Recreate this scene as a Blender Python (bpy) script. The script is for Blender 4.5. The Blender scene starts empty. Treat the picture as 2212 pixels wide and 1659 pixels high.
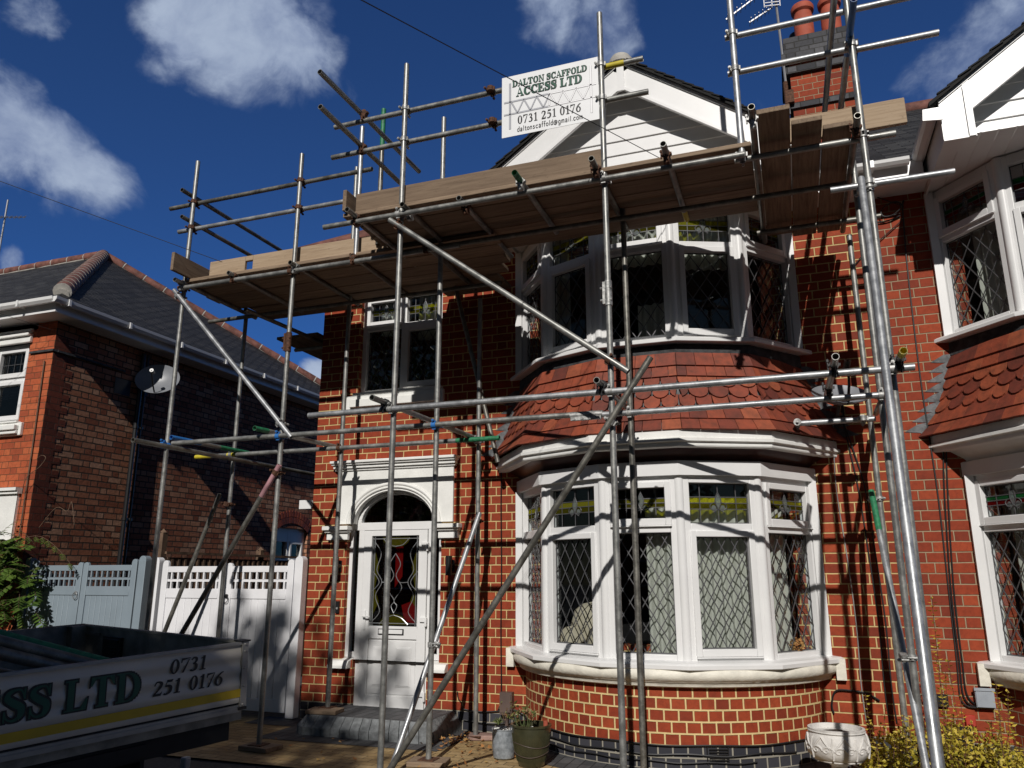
import bpy, math, random
from mathutils import Vector, Matrix
R = math.radians
random.seed(7)
scene = bpy.context.scene
COL = scene.collection

# ------------------------------------------------------------------ camera
FPX = 1661.0; PITCH = R(13.98); YAW = R(19.87); CAM = Vector((0, -7.63, 1.5))
cd = bpy.data.cameras.new('camera'); cam = bpy.data.objects.new('camera', cd); COL.objects.link(cam)
cd.sensor_width = 36; cd.lens = 36*FPX/2212; cd.clip_start = .05; cd.clip_end = 900
cam.location = CAM; cam.rotation_euler = (R(90)+PITCH, 0, YAW)
scene.camera = cam
# ------------------------------------------------------------------ sun, exposure
SUN = Vector((.16, -1, .68)).normalized()
sl = bpy.data.lights.new('sun', 'SUN'); sl.energy = 3.7; sl.angle = R(.55); sl.color = (1, .955, .9)
so = bpy.data.objects.new('sun', sl); COL.objects.link(so); so.rotation_euler = SUN.to_track_quat('Z', 'Y').to_euler()
scene.view_settings.view_transform = 'Standard'; scene.view_settings.look = 'None'
scene.view_settings.exposure = 0; scene.view_settings.gamma = 1
scene.cycles.max_bounces = 8; scene.cycles.transparent_max_bounces = 24
scene.cycles.caustics_reflective = False; scene.cycles.caustics_refractive = False
# ------------------------------------------------------------------ node helpers
class NT:
    def __init__(s, nt): s.nt = nt; s.n = nt.nodes; s.l = nt.links
    def node(s, t, **k):
        o = s.n.new(t)
        for a, b in k.items(): setattr(o, a, b)
        return o
    def put(s, sock, v):
        if isinstance(v, bpy.types.NodeSocket): s.l.new(v, sock)
        elif v is not None:
            if isinstance(v, (int, float)) and sock.type in ('RGBA', 'VECTOR'):
                v = (v, v, v, 1) if sock.type == 'RGBA' else (v, v, v)
            if isinstance(v, tuple) and sock.type == 'RGBA' and len(v) == 3: v = v+(1,)
            sock.default_value = v
    def m(s, op, a, b=None, c=None, clamp=False):
        o = s.node('ShaderNodeMath', operation=op, use_clamp=clamp)
        s.put(o.inputs[0], a); s.put(o.inputs[1], b); s.put(o.inputs[2], c)
        return o.outputs[0]
    def vm(s, op, a, b=None, sc=None):
        o = s.node('ShaderNodeVectorMath', operation=op)
        s.put(o.inputs[0], a)
        if b is not None: s.put(o.inputs[1], b)
        if sc is not None: s.put(o.inputs['Scale'], sc)
        return o.outputs['Value'] if op in ('LENGTH', 'DOT_PRODUCT', 'DISTANCE') else o.outputs[0]
    def mr(s, v, a, b, c=0.0, d=1.0, kind='SMOOTHSTEP'):
        o = s.node('ShaderNodeMapRange', interpolation_type=kind)
        for i, x in enumerate((v, a, b, c, d)): s.put(o.inputs[i], x)
        return o.outputs[0]
    def mix(s, f, a, b, mode='MIX'):
        o = s.node('ShaderNodeMix', data_type='RGBA', blend_type=mode)
        s.put(o.inputs[0], f); s.put(o.inputs[6], a); s.put(o.inputs[7], b)
        return o.outputs[2]
    def noise(s, vec, scale, detail=2, rough=.5, dist=0):
        o = s.node('ShaderNodeTexNoise')
        s.put(o.inputs['Vector'], vec); o.inputs['Scale'].default_value = scale
        o.inputs['Detail'].default_value = detail; o.inputs['Roughness'].default_value = rough
        o.inputs['Distortion'].default_value = dist
        return o.outputs['Fac']
    def ramp(s, f, stops, interp='LINEAR'):
        o = s.node('ShaderNodeValToRGB'); cr = o.color_ramp; cr.interpolation = interp
        while len(cr.elements) < len(stops): cr.elements.new(.5)
        for e, (p, c) in zip(cr.elements, stops):
            e.position = p; e.color = c+(1,) if len(c) == 3 else c
        s.put(o.inputs[0], f); return o.outputs[0]
    def xyz(s, v):
        o = s.node('ShaderNodeSeparateXYZ'); s.put(o.inputs[0], v); return o.outputs
    def comb(s, x, y, z=0.0):
        o = s.node('ShaderNodeCombineXYZ')
        for i, q in enumerate((x, y, z)): s.put(o.inputs[i], q)
        return o.outputs[0]
    def white(s, vec):
        o = s.node('ShaderNodeTexWhiteNoise', noise_dimensions='3D'); s.put(o.inputs[0], vec); return o.outputs
    def bump(s, h, dist, strength=1.0):
        o = s.node('ShaderNodeBump'); o.inputs['Strength'].default_value = strength
        o.inputs['Distance'].default_value = dist; s.put(o.inputs['Height'], h); return o.outputs[0]

def mat(name):
    mt = bpy.data.materials.new(name); mt.use_nodes = True
    t = NT(mt.node_tree); b = mt.node_tree.nodes['Principled BSDF']
    return mt, t, b
def coords(t, kind='Object'): return t.node('ShaderNodeTexCoord').outputs[kind]

# ------------------------------------------------------------------ world: sky with clouds
w = bpy.data.worlds.new('World'); scene.world = w; w.use_nodes = True
t = NT(w.node_tree); bg = w.node_tree.nodes['Background']
sky = t.node('ShaderNodeTexSky', sky_type='NISHITA'); sky.sun_disc = False
sky.sun_elevation = math.asin(SUN.z); sky.sun_rotation = math.atan2(SUN.x, SUN.y)
sky.air_density = 1.0; sky.dust_density = .3; sky.ozone_density = 3.0; sky.altitude = 50
SKY = .05
D = coords(t, 'Generated')
def pdir(px, py):
    v = Vector(((px-1106)/FPX, -(py-829.5)/FPX, -1)); v.rotate(cam.rotation_euler); return v.normalized()
n1 = t.node('ShaderNodeTexNoise'); t.put(n1.inputs['Vector'], D); n1.inputs['Scale'].default_value = 5; n1.inputs['Detail'].default_value = 3
wv = t.vm('SCALE', t.vm('SUBTRACT', n1.outputs['Color'], (.5, .5, .5)), sc=.10)
DW = t.vm('ADD', D, wv)
blobs = [(420, 20, .09, 1), (540, 40, .12, 1), (620, 110, .085, 1), (360, 100, .05, .55), (690, 20, .05, .7), (70, 10, .055, .6), (120, 60, .03, .5),
         (30, 320, .095, 1), (120, 345, .08, 1), (210, 385, .055, .95), (120, 450, .035, .5), (250, 420, .035, .6), (1180, 30, .08, .75), (1300, 60, .085, .8),
         (1240, 110, .04, .5), (2090, 170, .075, .85), (2150, 110, .08, .9), (2030, 215, .045, .6), (2195, 20, .06, .9), (690, 805, .035, .9), (0, 565, .035, .8),
         (1650, 210, .035, .5), (755, 185, .025, .4), (980, 60, .035, .4), (1745, 130, .03, .35)]
acc = None
for px, py, rr, a in blobs:
    c = pdir(px, py)
    q = t.m('MULTIPLY', t.mr(t.vm('DISTANCE', DW, tuple(c)), rr*1.15, rr*.1), a)
    acc = q if acc is None else t.m('MAXIMUM', acc, q)
back = t.m('MULTIPLY', t.m('MULTIPLY', t.mr(t.xyz(D)[1], .1, -.6), .30), t.mr(t.xyz(D)[2], .02, .25))
acc = t.m('MAXIMUM', acc, back)
n2 = t.noise(t.vm('MULTIPLY', DW, (1, 1, 1.2)), 9, 9, .58, 0)
n3 = t.noise(D, 3.2, 2, .5)
dens = t.mr(t.m('ADD', t.m('MULTIPLY', acc, .60), t.m('MULTIPLY', n2, .95)), .70, 1.05)
shade = t.mr(n2, .35, .7)
ccol = t.mix(shade, (.20, .26, .42), (.42, .50, .64))
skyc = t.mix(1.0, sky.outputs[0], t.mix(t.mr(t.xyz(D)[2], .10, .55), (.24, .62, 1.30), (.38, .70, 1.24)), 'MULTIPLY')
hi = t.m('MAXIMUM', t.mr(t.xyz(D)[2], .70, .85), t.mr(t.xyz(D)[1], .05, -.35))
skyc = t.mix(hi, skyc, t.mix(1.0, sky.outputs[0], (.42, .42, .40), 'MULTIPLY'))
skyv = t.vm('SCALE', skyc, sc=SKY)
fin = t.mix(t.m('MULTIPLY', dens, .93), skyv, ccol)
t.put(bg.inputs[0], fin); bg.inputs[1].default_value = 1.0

# ------------------------------------------------------------------ materials
M = {}
def plain(name, col, rough=.6, metal=0.0, var=.12, scale=6, bump=0.0, spec=.5, coat=0.0, bscale=60):
    mt, t, b = mat(name); co = coords(t)
    n = t.noise(co, scale, 5, .6)
    c = t.mix(t.mr(n, .3, .7), tuple(x*(1-var) for x in col), tuple(min(1, x*(1+var)) for x in col))
    t.put(b.inputs['Base Color'], c); b.inputs['Roughness'].default_value = rough; b.inputs['Metallic'].default_value = metal
    b.inputs['Specular IOR Level'].default_value = spec; b.inputs['Coat Weight'].default_value = coat
    if bump: t.put(b.inputs['Normal'], t.bump(t.noise(co, bscale, 4, .6), bump))
    M[name] = mt; return mt
def rng_uv(name, stops, rough=.7, var=.25, bump=0.0, trans=0.0, spec=.5):
    "colour drawn per piece from its constant uv"
    mt, t, b = mat(name); uv = t.xyz(coords(t, 'UV'))
    c = t.ramp(uv[0], stops); n = t.noise(coords(t), 14, 4, .6)
    c = t.mix(t.mr(n, .3, .75, 0, var), c, (.02, .015, .01))
    t.put(b.inputs['Base Color'], c); b.inputs['Roughness'].default_value = rough; b.inputs['Specular IOR Level'].default_value = spec
    if bump: t.put(b.inputs['Normal'], t.bump(t.noise(coords(t), 70, 4, .6), bump))
    if trans:
        tr = t.node('ShaderNodeBsdfTranslucent'); t.put(tr.inputs[0], c)
        mx = t.node('ShaderNodeMixShader'); mx.inputs[0].default_value = trans
        t.l.new(b.outputs[0], mx.inputs[1]); t.l.new(tr.outputs[0], mx.inputs[2])
        t.l.new(mx.outputs[0], mt.node_tree.nodes['Material Output'].inputs[0])
    M[name] = mt; return mt
def bond(name, S, Hd, H, mo, stops, mortar, bump=.006, rough=.8, wob=.003, seed=0.0, plinth=None, off=.5, sag=0.0, stain=.25, edge_dark=.0):
    """brick, slate or paver bond on metre uvs: stretcher S (and header Hd) wide, rows H high"""
    mt, t, b = mat(name); uv = coords(t, 'UV')
    nz = t.node('ShaderNodeTexNoise'); t.put(nz.inputs['Vector'], uv); nz.inputs['Scale'].default_value = 9; nz.inputs['Detail'].default_value = 3
    wv = t.vm('SCALE', t.vm('SUBTRACT', nz.outputs['Color'], (.5, .5, .5)), sc=wob*2)
    s = t.xyz(t.vm('ADD', uv, wv)); u, v = s[0], s[1]
    P = S+Hd
    row = t.m('FLOOR', t.m('DIVIDE', v, H)); fv = t.m('SUBTRACT', v, t.m('MULTIPLY', row, H))
    odd = t.m('MODULO', t.m('ABSOLUTE', row), 2)
    uo = t.m('ADD', t.m('ADD', u, t.m('MULTIPLY', odd, P*off)), 100*P)
    cell = t.m('FLOOR', t.m('DIVIDE', uo, P)); fu = t.m('SUBTRACT', uo, t.m('MULTIPLY', cell, P))
    if Hd > 0:
        ish = t.m('GREATER_THAN', fu, S)
        loc = t.m('SUBTRACT', fu, t.m('MULTIPLY', ish, S)); wd = t.m('ADD', t.m('MULTIPLY', ish, Hd-S), S)
    else: ish = 0.0; loc = fu; wd = P
    e = t.m('MINIMUM', t.m('MINIMUM', loc, t.m('SUBTRACT', wd, loc)), t.m('MINIMUM', fv, t.m('SUBTRACT', H, fv)))
    mask = t.mr(e, mo*.5-.0012, mo*.5+.0022)
    cid = t.comb(t.m('ADD', t.m('MULTIPLY', cell, 2), ish), row, seed)
    rnd = t.white(cid)[0]
    c = t.ramp(rnd, stops)
    fn = t.noise(coords(t), 22, 5, .65); c = t.mix(t.mr(fn, .35, .75, 0, .38), c, tuple(x*.45 for x in stops[0][1]))
    st = t.noise(coords(t), 1.3, 4, .6); c = t.mix(t.mr(st, .45, .8, 0, stain), c, tuple(x*.4 for x in stops[0][1]))
    mn = t.noise(coords(t), 30, 3, .6); mc = t.mix(mn, tuple(x*.7 for x in mortar), tuple(min(1, x*1.2) for x in mortar))
    if plinth:
        z = t.xyz(coords(t))[2]
        low = t.m('LESS_THAN', z, plinth)
        pc = t.ramp(rnd, [(0, (.018, .019, .026)), (1, (.05, .05, .06))]); c = t.mix(low, c, pc)
        mc = t.mix(low, mc, (.30, .28, .23))
    col = t.mix(mask, mc, c)
    t.put(b.inputs['Base Color'], col); b.inputs['Roughness'].default_value = rough
    b.inputs['Specular IOR Level'].default_value = .3
    h = t.m('ADD', mask, t.m('MULTIPLY', fn, .35))
    if sag: h = t.m('ADD', h, t.m('MULTIPLY', t.m('SUBTRACT', H, fv), sag))
    h = t.m('ADD', h, t.m('MULTIPLY', rnd, .3))
    t.put(b.inputs['Normal'], t.bump(h, bump))
    M[name] = mt; return mt
RED = [(0, (.19, .031, .014)), (.25, (.26, .040, .015)), (.75, (.31, .050, .017)), (1, (.36, .064, .022))]
bond('brick', .235, .117, .0892, .0105, RED, (.62, .46, .21), plinth=.18)
bond('brick_grey_joint', .235, .117, .0892, .009, RED, (.36, .27, .17), plinth=.18, seed=3.)
bond('brick_header', .118, 0, .0892, .0135, RED, (.70, .54, .26), plinth=.18, seed=5.)
bond('brick_header_grey', .118, 0, .0892, .009, RED, (.36, .27, .17), plinth=.18, seed=6.)
bond('brick_fine', .235, .117, .0885, .006, [(0, (.30, .065, .028)), (.5, (.44, .095, .036)), (1, (.50, .13, .05))], (.13, .07, .035), seed=8.)
bond('brick_common', .235, .117, .0885, .014, [(0, (.20, .065, .035)), (.4, (.34, .13, .07)), (.8, (.40, .20, .12)), (1, (.46, .27, .18))], (.05, .035, .025), bump=.016, wob=.006, seed=9.)
bond('slate', .25, 0, .105, .006, [(0, (.018, .018, .019)), (.6, (.036, .036, .038)), (1, (.06, .06, .06))], (.006, .006, .006), bump=.012, rough=.75, wob=.004, sag=8.0, seed=11.)
bond('slate_fine', .25, 0, .098, .034, [(0, (.022, .022, .023)), (.6, (.042, .041, .041)), (1, (.065, .062, .06))], (.005, .005, .005), bump=.02, rough=.7, wob=.003, sag=9.0, seed=12.)
bond('paving_tan', .20, 0, .10, .006, [(0, (.30, .20, .09)), (.5, (.40, .28, .13)), (1, (.46, .33, .17))], (.10, .075, .045), bump=.004, wob=.002, seed=13.)
bond('paving_grey', .10, 0, .20, .006, [(0, (.06, .062, .066)), (1, (.12, .12, .125))], (.03, .03, .03), bump=.004, wob=.002, seed=14., off=0)
plain('white_plastic', (.74, .74, .735), .32, var=.03, scale=3)
plain('white_paint', (.78, .78, .75), .55, var=.06, scale=5, bump=.002)
plain('gate_white', (.76, .76, .78), .5, var=.05, scale=3, bump=.001)
plain('gate_blue', (.22, .27, .31), .5, var=.05, scale=3, bump=.001)
plain('cream_sill', (.72, .69, .60), .6, var=.12, scale=8, bump=.006, bscale=18)
plain('maroon_paint', (.045, .012, .010), .35, var=.3)
plain('black_plastic', (.012, .012, .013), .35)
plain('dark_rubber', (.015, .015, .015), .8)
plain('lead_came', (.10, .10, .105), .5, metal=.4, var=.2)
plain('lead_bright', (.45, .46, .47), .35, metal=.7, var=.2)
plain('lead_sheet', (.11, .115, .12), .7, metal=.1, var=.5, scale=12, bump=.004)
plain('flashing', (.035, .036, .038), .8, var=.6, scale=14, bump=.004)
plain('brown_plastic', (.10, .07, .06), .5)
plain('grey_plastic', (.30, .33, .37), .45)
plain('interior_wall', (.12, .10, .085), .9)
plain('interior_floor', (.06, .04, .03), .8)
plain('stone_pad', (.26, .17, .14), .9, var=.3, bump=.004)
plain('terracotta', (.36, .075, .040), .75, var=.2, scale=5, bump=.003)
plain('ridge_clay', (.15, .06, .045), .8, var=.45, scale=7, bump=.004)
plain('mortar_white', (.42, .40, .36), .8, var=.2, bump=.004)
plain('rust', (.10, .045, .025), .8, metal=.3, var=.5, scale=40, bump=.002)
plain('zinc', (.34, .34, .33), .55, metal=.6, var=.45, scale=30)
plain('blue_paint', (.02, .14, .42), .5, var=.2)
plain('green_paint', (.02, .17, .075), .55, var=.3, scale=30)
plain('yellow_paint', (.55, .45, .03), .6, var=.2)
plain('pink_paint', (.42, .22, .24), .6, metal=.2, var=.3)
plain('truck_panel', (.66, .60, .50), .4, var=.08, scale=2)
plain('truck_inside', (.22, .21, .18), .45, metal=.4, var=.35, scale=7, bump=.001)
plain('truck_trim', (.33, .32, .30), .4, metal=.5, var=.15)
plain('stripe_yellow', (.62, .42, .02), .4, var=.08)
plain('letter_green', (.008, .085, .050), .4, var=.1)
plain('letter_black', (.008, .008, .009), .4, var=.1)
plain('sign_white', (.80, .81, .82), .4, var=.02)
plain('sign_grey', (.42, .43, .47), .4, var=.05)
plain('sign_pale', (.86, .86, .88), .4, var=.02)
plain('asphalt', (.045, .045, .048), .9, var=.3, scale=40, bump=.004)
plain('soil', (.055, .035, .022), .95, var=.4, scale=20, bump=.02, bscale=30)
plain('stone_urn', (.62, .60, .57), .8, var=.12, scale=9, bump=.004, bscale=30)
plain('zinc_pot', (.27, .30, .33), .5, metal=.3, var=.35, scale=24)
plain('green_glaze', (.040, .040, .020), .28, var=.2, scale=10, coat=.4)
plain('pebble', (.75, .74, .70), .7)
plain('kerb_grey', (.16, .17, .175), .8, var=.35, scale=14, bump=.004)
plain('fence_wood', (.13, .08, .05), .85, var=.35, scale=9, bump=.004)
plain('cable', (.012, .012, .013), .5)
plain('cable_grey', (.28, .28, .27), .5)
plain('dish_grey', (.20, .21, .23), .4, var=.08)
plain('upholstery', (.42, .37, .28), .9, var=.12)
plain('bark', (.06, .045, .032), .9, var=.35, scale=9, bump=.01)
plain('stem_red', (.10, .035, .02), .7)
plain('red_plastic', (.38, .035, .02), .5)
plain('door_red', (.30, .012, .010), .4)
plain('antenna_metal', (.30, .30, .31), .45, metal=.6)
rng_uv('tile', [(0, (.13, .028, .018)), (.3, (.22, .044, .022)), (.8, (.30, .062, .026)), (1, (.34, .085, .036))], .7, .45, .003)
rng_uv('leaf_vine', [(0, (.04, .085, .014)), (.6, (.11, .19, .03)), (1, (.26, .30, .06))], .5, .1, trans=.3)
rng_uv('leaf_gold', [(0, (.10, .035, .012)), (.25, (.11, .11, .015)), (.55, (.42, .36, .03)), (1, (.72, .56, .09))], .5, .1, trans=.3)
rng_uv('leaf_tree', [(0, (.03, .05, .012)), (1, (.08, .11, .03))], .6, .1, trans=.25)
rng_uv('leaf_fallen', [(0, (.16, .06, .02)), (.6, (.38, .17, .05)), (1, (.42, .27, .09))], .7, .1)
rng_uv('leaf_pot', [(0, (.10, .13, .04)), (.5, (.22, .25, .08)), (1, (.30, .12, .07))], .6, .1, trans=.2)
# wood boards: grain runs along local X
def wood(name, cols, rough=.8):
    mt, t, b = mat(name); co = coords(t)
    oi = t.node('ShaderNodeObjectInfo'); co = t.vm('ADD', co, t.comb(t.m('MULTIPLY', oi.outputs['Random'], 37.0), 0.0, 0.0))
    g = t.noise(t.vm('MULTIPLY', co, (1.6, 26, 26)), 1.6, 6, .65, .6)
    k = t.noise(t.vm('MULTIPLY', co, (1.2, 5, 5)), 1.3, 4, .6)
    sp = t.noise(t.vm('MULTIPLY', co, (9, 22, 22)), 2.2, 4, .7)
    c = t.ramp(g, [(.3, cols[0]), (.5, cols[1]), (.72, cols[2])])
    c = t.mix(t.mr(k, .45, .75, 0, .35), c, cols[0])
    c = t.mix(t.mr(sp, .60, .70, 0, .6), c, tuple(x*.35 for x in cols[0]))
    c = t.mix(t.mr(oi.outputs['Random'], 0, 1, 0, .6, 'LINEAR'), c, cols[0])
    t.put(b.inputs['Base Color'], c); b.inputs['Roughness'].default_value = rough
    t.put(b.inputs['Normal'], t.bump(g, .0025)); M[name] = mt
wood('board', ((.12, .08, .05), (.25, .175, .115), (.35, .26, .175)))
wood('board_new', ((.27, .19, .12), (.44, .33, .22), (.54, .42, .30)))
def tubemat(name, a, c):
    mt, t, b = mat(name); co = coords(t)
    n = t.noise(co, 9, 6, .7); n2 = t.noise(t.vm('MULTIPLY', co, (60, 60, 60)), 1.0, 3, .6)
    col = t.mix(t.mr(n, .35, .7), a, c); col = t.mix(t.mr(n2, .62, .72, 0, .5), col, tuple(x*.3 for x in a))
    t.put(b.inputs['Base Color'], col); b.inputs['Metallic'].default_value = .55
    t.put(b.inputs['Roughness'], t.mr(n, .3, .7, .34, .55)); t.put(b.inputs['Normal'], t.bump(n2, .0006)); M[name] = mt
tubemat('tube', (.20, .20, .19), (.36, .36, .34)); tubemat('tube_new', (.28, .29, .30), (.46, .47, .48)); tubemat('tube_old', (.12, .115, .10), (.26, .25, .22))
def glass(name, tint=(.93, .95, .95), colour=None, refl=.9):
    mt, t, b = mat(name); t.n.remove(b)
    tr = t.node('ShaderNodeBsdfTransparent'); t.put(tr.inputs[0], colour or tint)
    gl = t.node('ShaderNodeBsdfGlossy'); gl.inputs['Roughness'].default_value = .0; t.put(gl.inputs[0], (refl, refl, refl))
    fr = t.node('ShaderNodeFresnel'); fr.inputs[0].default_value = 1.7
    t.put(fr.inputs['Normal'], t.bump(t.noise(coords(t), 1.1, 1, .4), .02, .35)); 
    t.put(gl.inputs['Normal'], t.bump(t.noise(coords(t), 1.1, 1, .4), .02, .35))
    ge = t.node('ShaderNodeNewGeometry')
    f = t.m('MULTIPLY', fr.outputs[0], t.m('SUBTRACT', 1.0, ge.outputs['Backfacing']))
    mx = t.node('ShaderNodeMixShader'); t.put(mx.inputs[0], f); t.l.new(tr.outputs[0], mx.inputs[1]); t.l.new(gl.outputs[0], mx.inputs[2])
    out = mx.outputs[0]
    if colour:
        df = t.node('ShaderNodeBsdfDiffuse'); t.put(df.inputs[0], tuple(x*.5 for x in colour[:3]))
        m2 = t.node('ShaderNodeMixShader'); m2.inputs[0].default_value = .18; t.l.new(out, m2.inputs[1]); t.l.new(df.outputs[0], m2.inputs[2]); out = m2.outputs[0]
    t.l.new(out, mt.node_tree.nodes['Material Output'].inputs[0]); M[name] = mt
glass('glass')
glass('glass_yellow', colour=(.80, .78, .10)); glass('glass_green', colour=(.10, .55, .20)); glass('glass_red', colour=(.60, .03, .03)); glass('glass_bevel', colour=(.80, .86, .86))
glass('glass_olive', colour=(.35, .33, .03))
mt, t, b = mat('curtain'); co = coords(t)
df = t.node('ShaderNodeBsdfDiffuse'); tl = t.node('ShaderNodeBsdfTranslucent'); t.put(df.inputs[0], (.62, .62, .55)); t.put(tl.inputs[0], (.5, .5, .44))
mx = t.node('ShaderNodeMixShader'); mx.inputs[0].default_value = .25; t.l.new(df.outputs[0], mx.inputs[1]); t.l.new(tl.outputs[0], mx.inputs[2]); t.n.remove(b)
t.l.new(mx.outputs[0], mt.node_tree.nodes['Material Output'].inputs[0]); M['curtain'] = mt

# ------------------------------------------------------------------ mesh helpers
MIR = [False]; WLOC = {}
def mirx(x): return 1.64-x
class MB:
    def __init__(s): s.v = []; s.f = []; s.uv = []; s.has = False
    def add(s, vs, fs, uvs=None):
        o = len(s.v); s.v += [tuple(p) for p in vs]
        for i, f in enumerate(fs):
            s.f.append(tuple(o+k for k in f))
            u = uvs[i] if uvs is not None else None
            if u is not None:
                s.has = True
                if isinstance(u, tuple): u = [u]*len(f)
            s.uv.append(u)
    def box(s, x0, x1, y0, y1, z0, z1, uv=None):
        vs = [(x, y, z) for x in (x0, x1) for y in (y0, y1) for z in (z0, z1)]
        fs = [(0, 1, 3, 2), (4, 6, 7, 5), (0, 4, 5, 1), (2, 3, 7, 6), (0, 2, 6, 4), (1, 5, 7, 3)]
        uvs = None
        if uv == 'wall':
            def p(i, f):
                x, y, z = vs[i]
                return (y, z) if f < 2 else ((x, z) if f < 4 else (x, y))
            uvs = [[p(i, k) for i in f] for k, f in enumerate(fs)]
        elif uv: uvs = [uv]*6
        s.add(vs, fs, uvs); return s
    def lbox(s, F, u0, u1, d0, d1, z0, z1):
        "box in a facet frame F(u, d, z) -> world"
        vs = [F(u, d, z) for u in (u0, u1) for d in (d0, d1) for z in (z0, z1)]
        s.add(vs, [(0, 1, 3, 2), (4, 6, 7, 5), (0, 4, 5, 1), (2, 3, 7, 6), (0, 2, 6, 4), (1, 5, 7, 3)]); return s
    def bar(s, p0, p1, a, b, up=(0, 0, 1), ext=0):
        p0 = Vector(p0); p1 = Vector(p1); d = (p1-p0).normalized(); p0 = p0-d*ext; p1 = p1+d*ext
        x = d.cross(Vector(up)); x = x.normalized() if x.length > 1e-4 else Vector((1, 0, 0)); y = x.cross(d)
        vs = []
        for p in (p0, p1):
            for i, j in ((-1, -1), (1, -1), (1, 1), (-1, 1)): vs.append(p+x*a*i/2+y*b*j/2)
        s.add(vs, [(3, 2, 1, 0), (4, 5, 6, 7), (0, 1, 5, 4), (1, 2, 6, 5), (2, 3, 7, 6), (3, 0, 4, 7)]); return s
    def tube(s, p0, p1, r, n=12, hollow=0, r1=None, cap=True):
        p0 = Vector(p0); p1 = Vector(p1); d = (p1-p0).normalized(); q = d.to_track_quat('Z', 'Y'); r1 = r if r1 is None else r1
        cs = [(math.cos(2*math.pi*i/n), math.sin(2*math.pi*i/n)) for i in range(n)]
        def ring(p, rr): return [p+q @ Vector((c*rr, e*rr, 0)) for c, e in cs]
        A, B = ring(p0, r), ring(p1, r1)
        fs = [(i, (i+1) % n, n+(i+1) % n, n+i) for i in range(n)]
        if not hollow:
            s.add(A+B, fs+([tuple(range(n-1, -1, -1)), tuple(range(n, 2*n))] if cap else []))
        else:
            L = (p1-p0).length; h = min(.25, L*.45)
            A2, A3 = ring(p0, hollow), ring(p0+d*h, hollow); B2, B3 = ring(p1, hollow), ring(p1-d*h, hollow)
            V = A+B+A2+A3+B2+B3
            for i in range(n):
                j = (i+1) % n
                fs += [(2*n+i, 2*n+j, j, i), (3*n+i, 3*n+j, 2*n+j, 2*n+i), (n+i, n+j, 4*n+j, 4*n+i), (4*n+i, 4*n+j, 5*n+j, 5*n+i)]
            fs += [tuple(3*n+i for i in range(n)), tuple(5*n+i for i in range(n-1, -1, -1))]
            s.add(V, fs)
        return s
    def path(s, pts, r, n=6):
        pts = [Vector(p) for p in pts]; rings = []; prev = None
        for i, p in enumerate(pts):
            d = (pts[min(i+1, len(pts)-1)]-pts[max(i-1, 0)]).normalized()
            if prev is None:
                x = d.orthogonal().normalized()
            else:
                x = prev-d*prev.dot(d); x = x.normalized() if x.length > 1e-6 else d.orthogonal().normalized()
            prev = x; y = d.cross(x); rr = r[i] if isinstance(r, (list, tuple)) else r
            rings.append([p+x*math.cos(2*math.pi*k/n)*rr+y*math.sin(2*math.pi*k/n)*rr for k in range(n)])
        fs = []
        for i in range(len(pts)-1):
            for k in range(n): fs.append((i*n+k, i*n+(k+1) % n, (i+1)*n+(k+1) % n, (i+1)*n+k))
        fs += [tuple(range(n-1, -1, -1)), tuple((len(pts)-1)*n+k for k in range(n))]
        s.add([v for g in rings for v in g], fs); return s
    def lathe(s, prof, c, n=28, axis=None, uvc=None):
        q = Vector(axis).to_track_quat('Z', 'Y') if axis else None
        vs = []
        for r, z in prof:
            for k in range(n):
                p = Vector((r*math.cos(2*math.pi*k/n), r*math.sin(2*math.pi*k/n), z))
                if q: p = q @ p
                vs.append(p+Vector(c))
        fs = [(i*n+k, i*n+(k+1) % n, (i+1)*n+(k+1) % n, (i+1)*n+k) for i in range(len(prof)-1) for k in range(n)]
        s.add(vs, fs, [uvc]*len(fs) if uvc else None); return s
    def prism(s, poly, F, d0, d1, uvc=None):
        "2-d outline extruded in frame F(u, d, z)"
        n = len(poly); vs = [F(u, d0, z) for u, z in poly]+[F(u, d1, z) for u, z in poly]
        fs = [tuple(range(n)), tuple(range(2*n-1, n-1, -1))]+[(i, n+i, n+(i+1) % n, (i+1) % n) for i in range(n)]
        s.add(vs, fs, [uvc]*len(fs) if uvc else None); return s
    def loft(s, rows, uvs=None, close=False):
        n = len(rows[0]); fs = []; uu = []
        for i in range(len(rows)-1):
            for k in range(n-1 if not close else n):
                j = (k+1) % n
                fs.append((i*n+k, i*n+j, (i+1)*n+j, (i+1)*n+k))
                if uvs: uu.append([uvs[i][k], uvs[i][j], uvs[i+1][j], uvs[i+1][k]])
        s.add([p for r_ in rows for p in r_], fs, uu if uvs else None); return s
    def build(s, name, m, parent=None, smooth=35, origin=None, rotz=None):
        vs, fs, uv = s.v, s.f, s.uv
        if MIR[0]:
            vs = [(mirx(x), y, z) for x, y, z in vs]; fs = [tuple(reversed(f)) for f in fs]; uv = [None if u is None else list(reversed(u)) for u in uv]
        if origin is not None: vs = [(x-origin[0], y-origin[1], z-origin[2]) for x, y, z in vs]
        me = bpy.data.meshes.new(name); me.from_pydata([tuple(v) for v in vs], [], fs)
        if s.has:
            L = me.uv_layers.new(name='uv'); k = 0
            for f, u in zip(fs, uv):
                for i in range(len(f)):
                    L.data[k].uv = u[i][:2] if u is not None else (0, 0); k += 1
        me.materials.append(M[m])
        if smooth:
            me.polygons.foreach_set('use_smooth', [True]*len(me.polygons)); me.set_sharp_from_angle(angle=R(smooth))
        me.update()
        o = bpy.data.objects.new(name, me); COL.objects.link(o)
        if origin is not None: o.location = origin; WLOC[o.name] = Vector(origin)
        if parent is not None: o.parent = parent; o.matrix_parent_inverse = Matrix.Translation(-WLOC.get(parent.name, Vector((0, 0, 0))))
        return o
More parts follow.
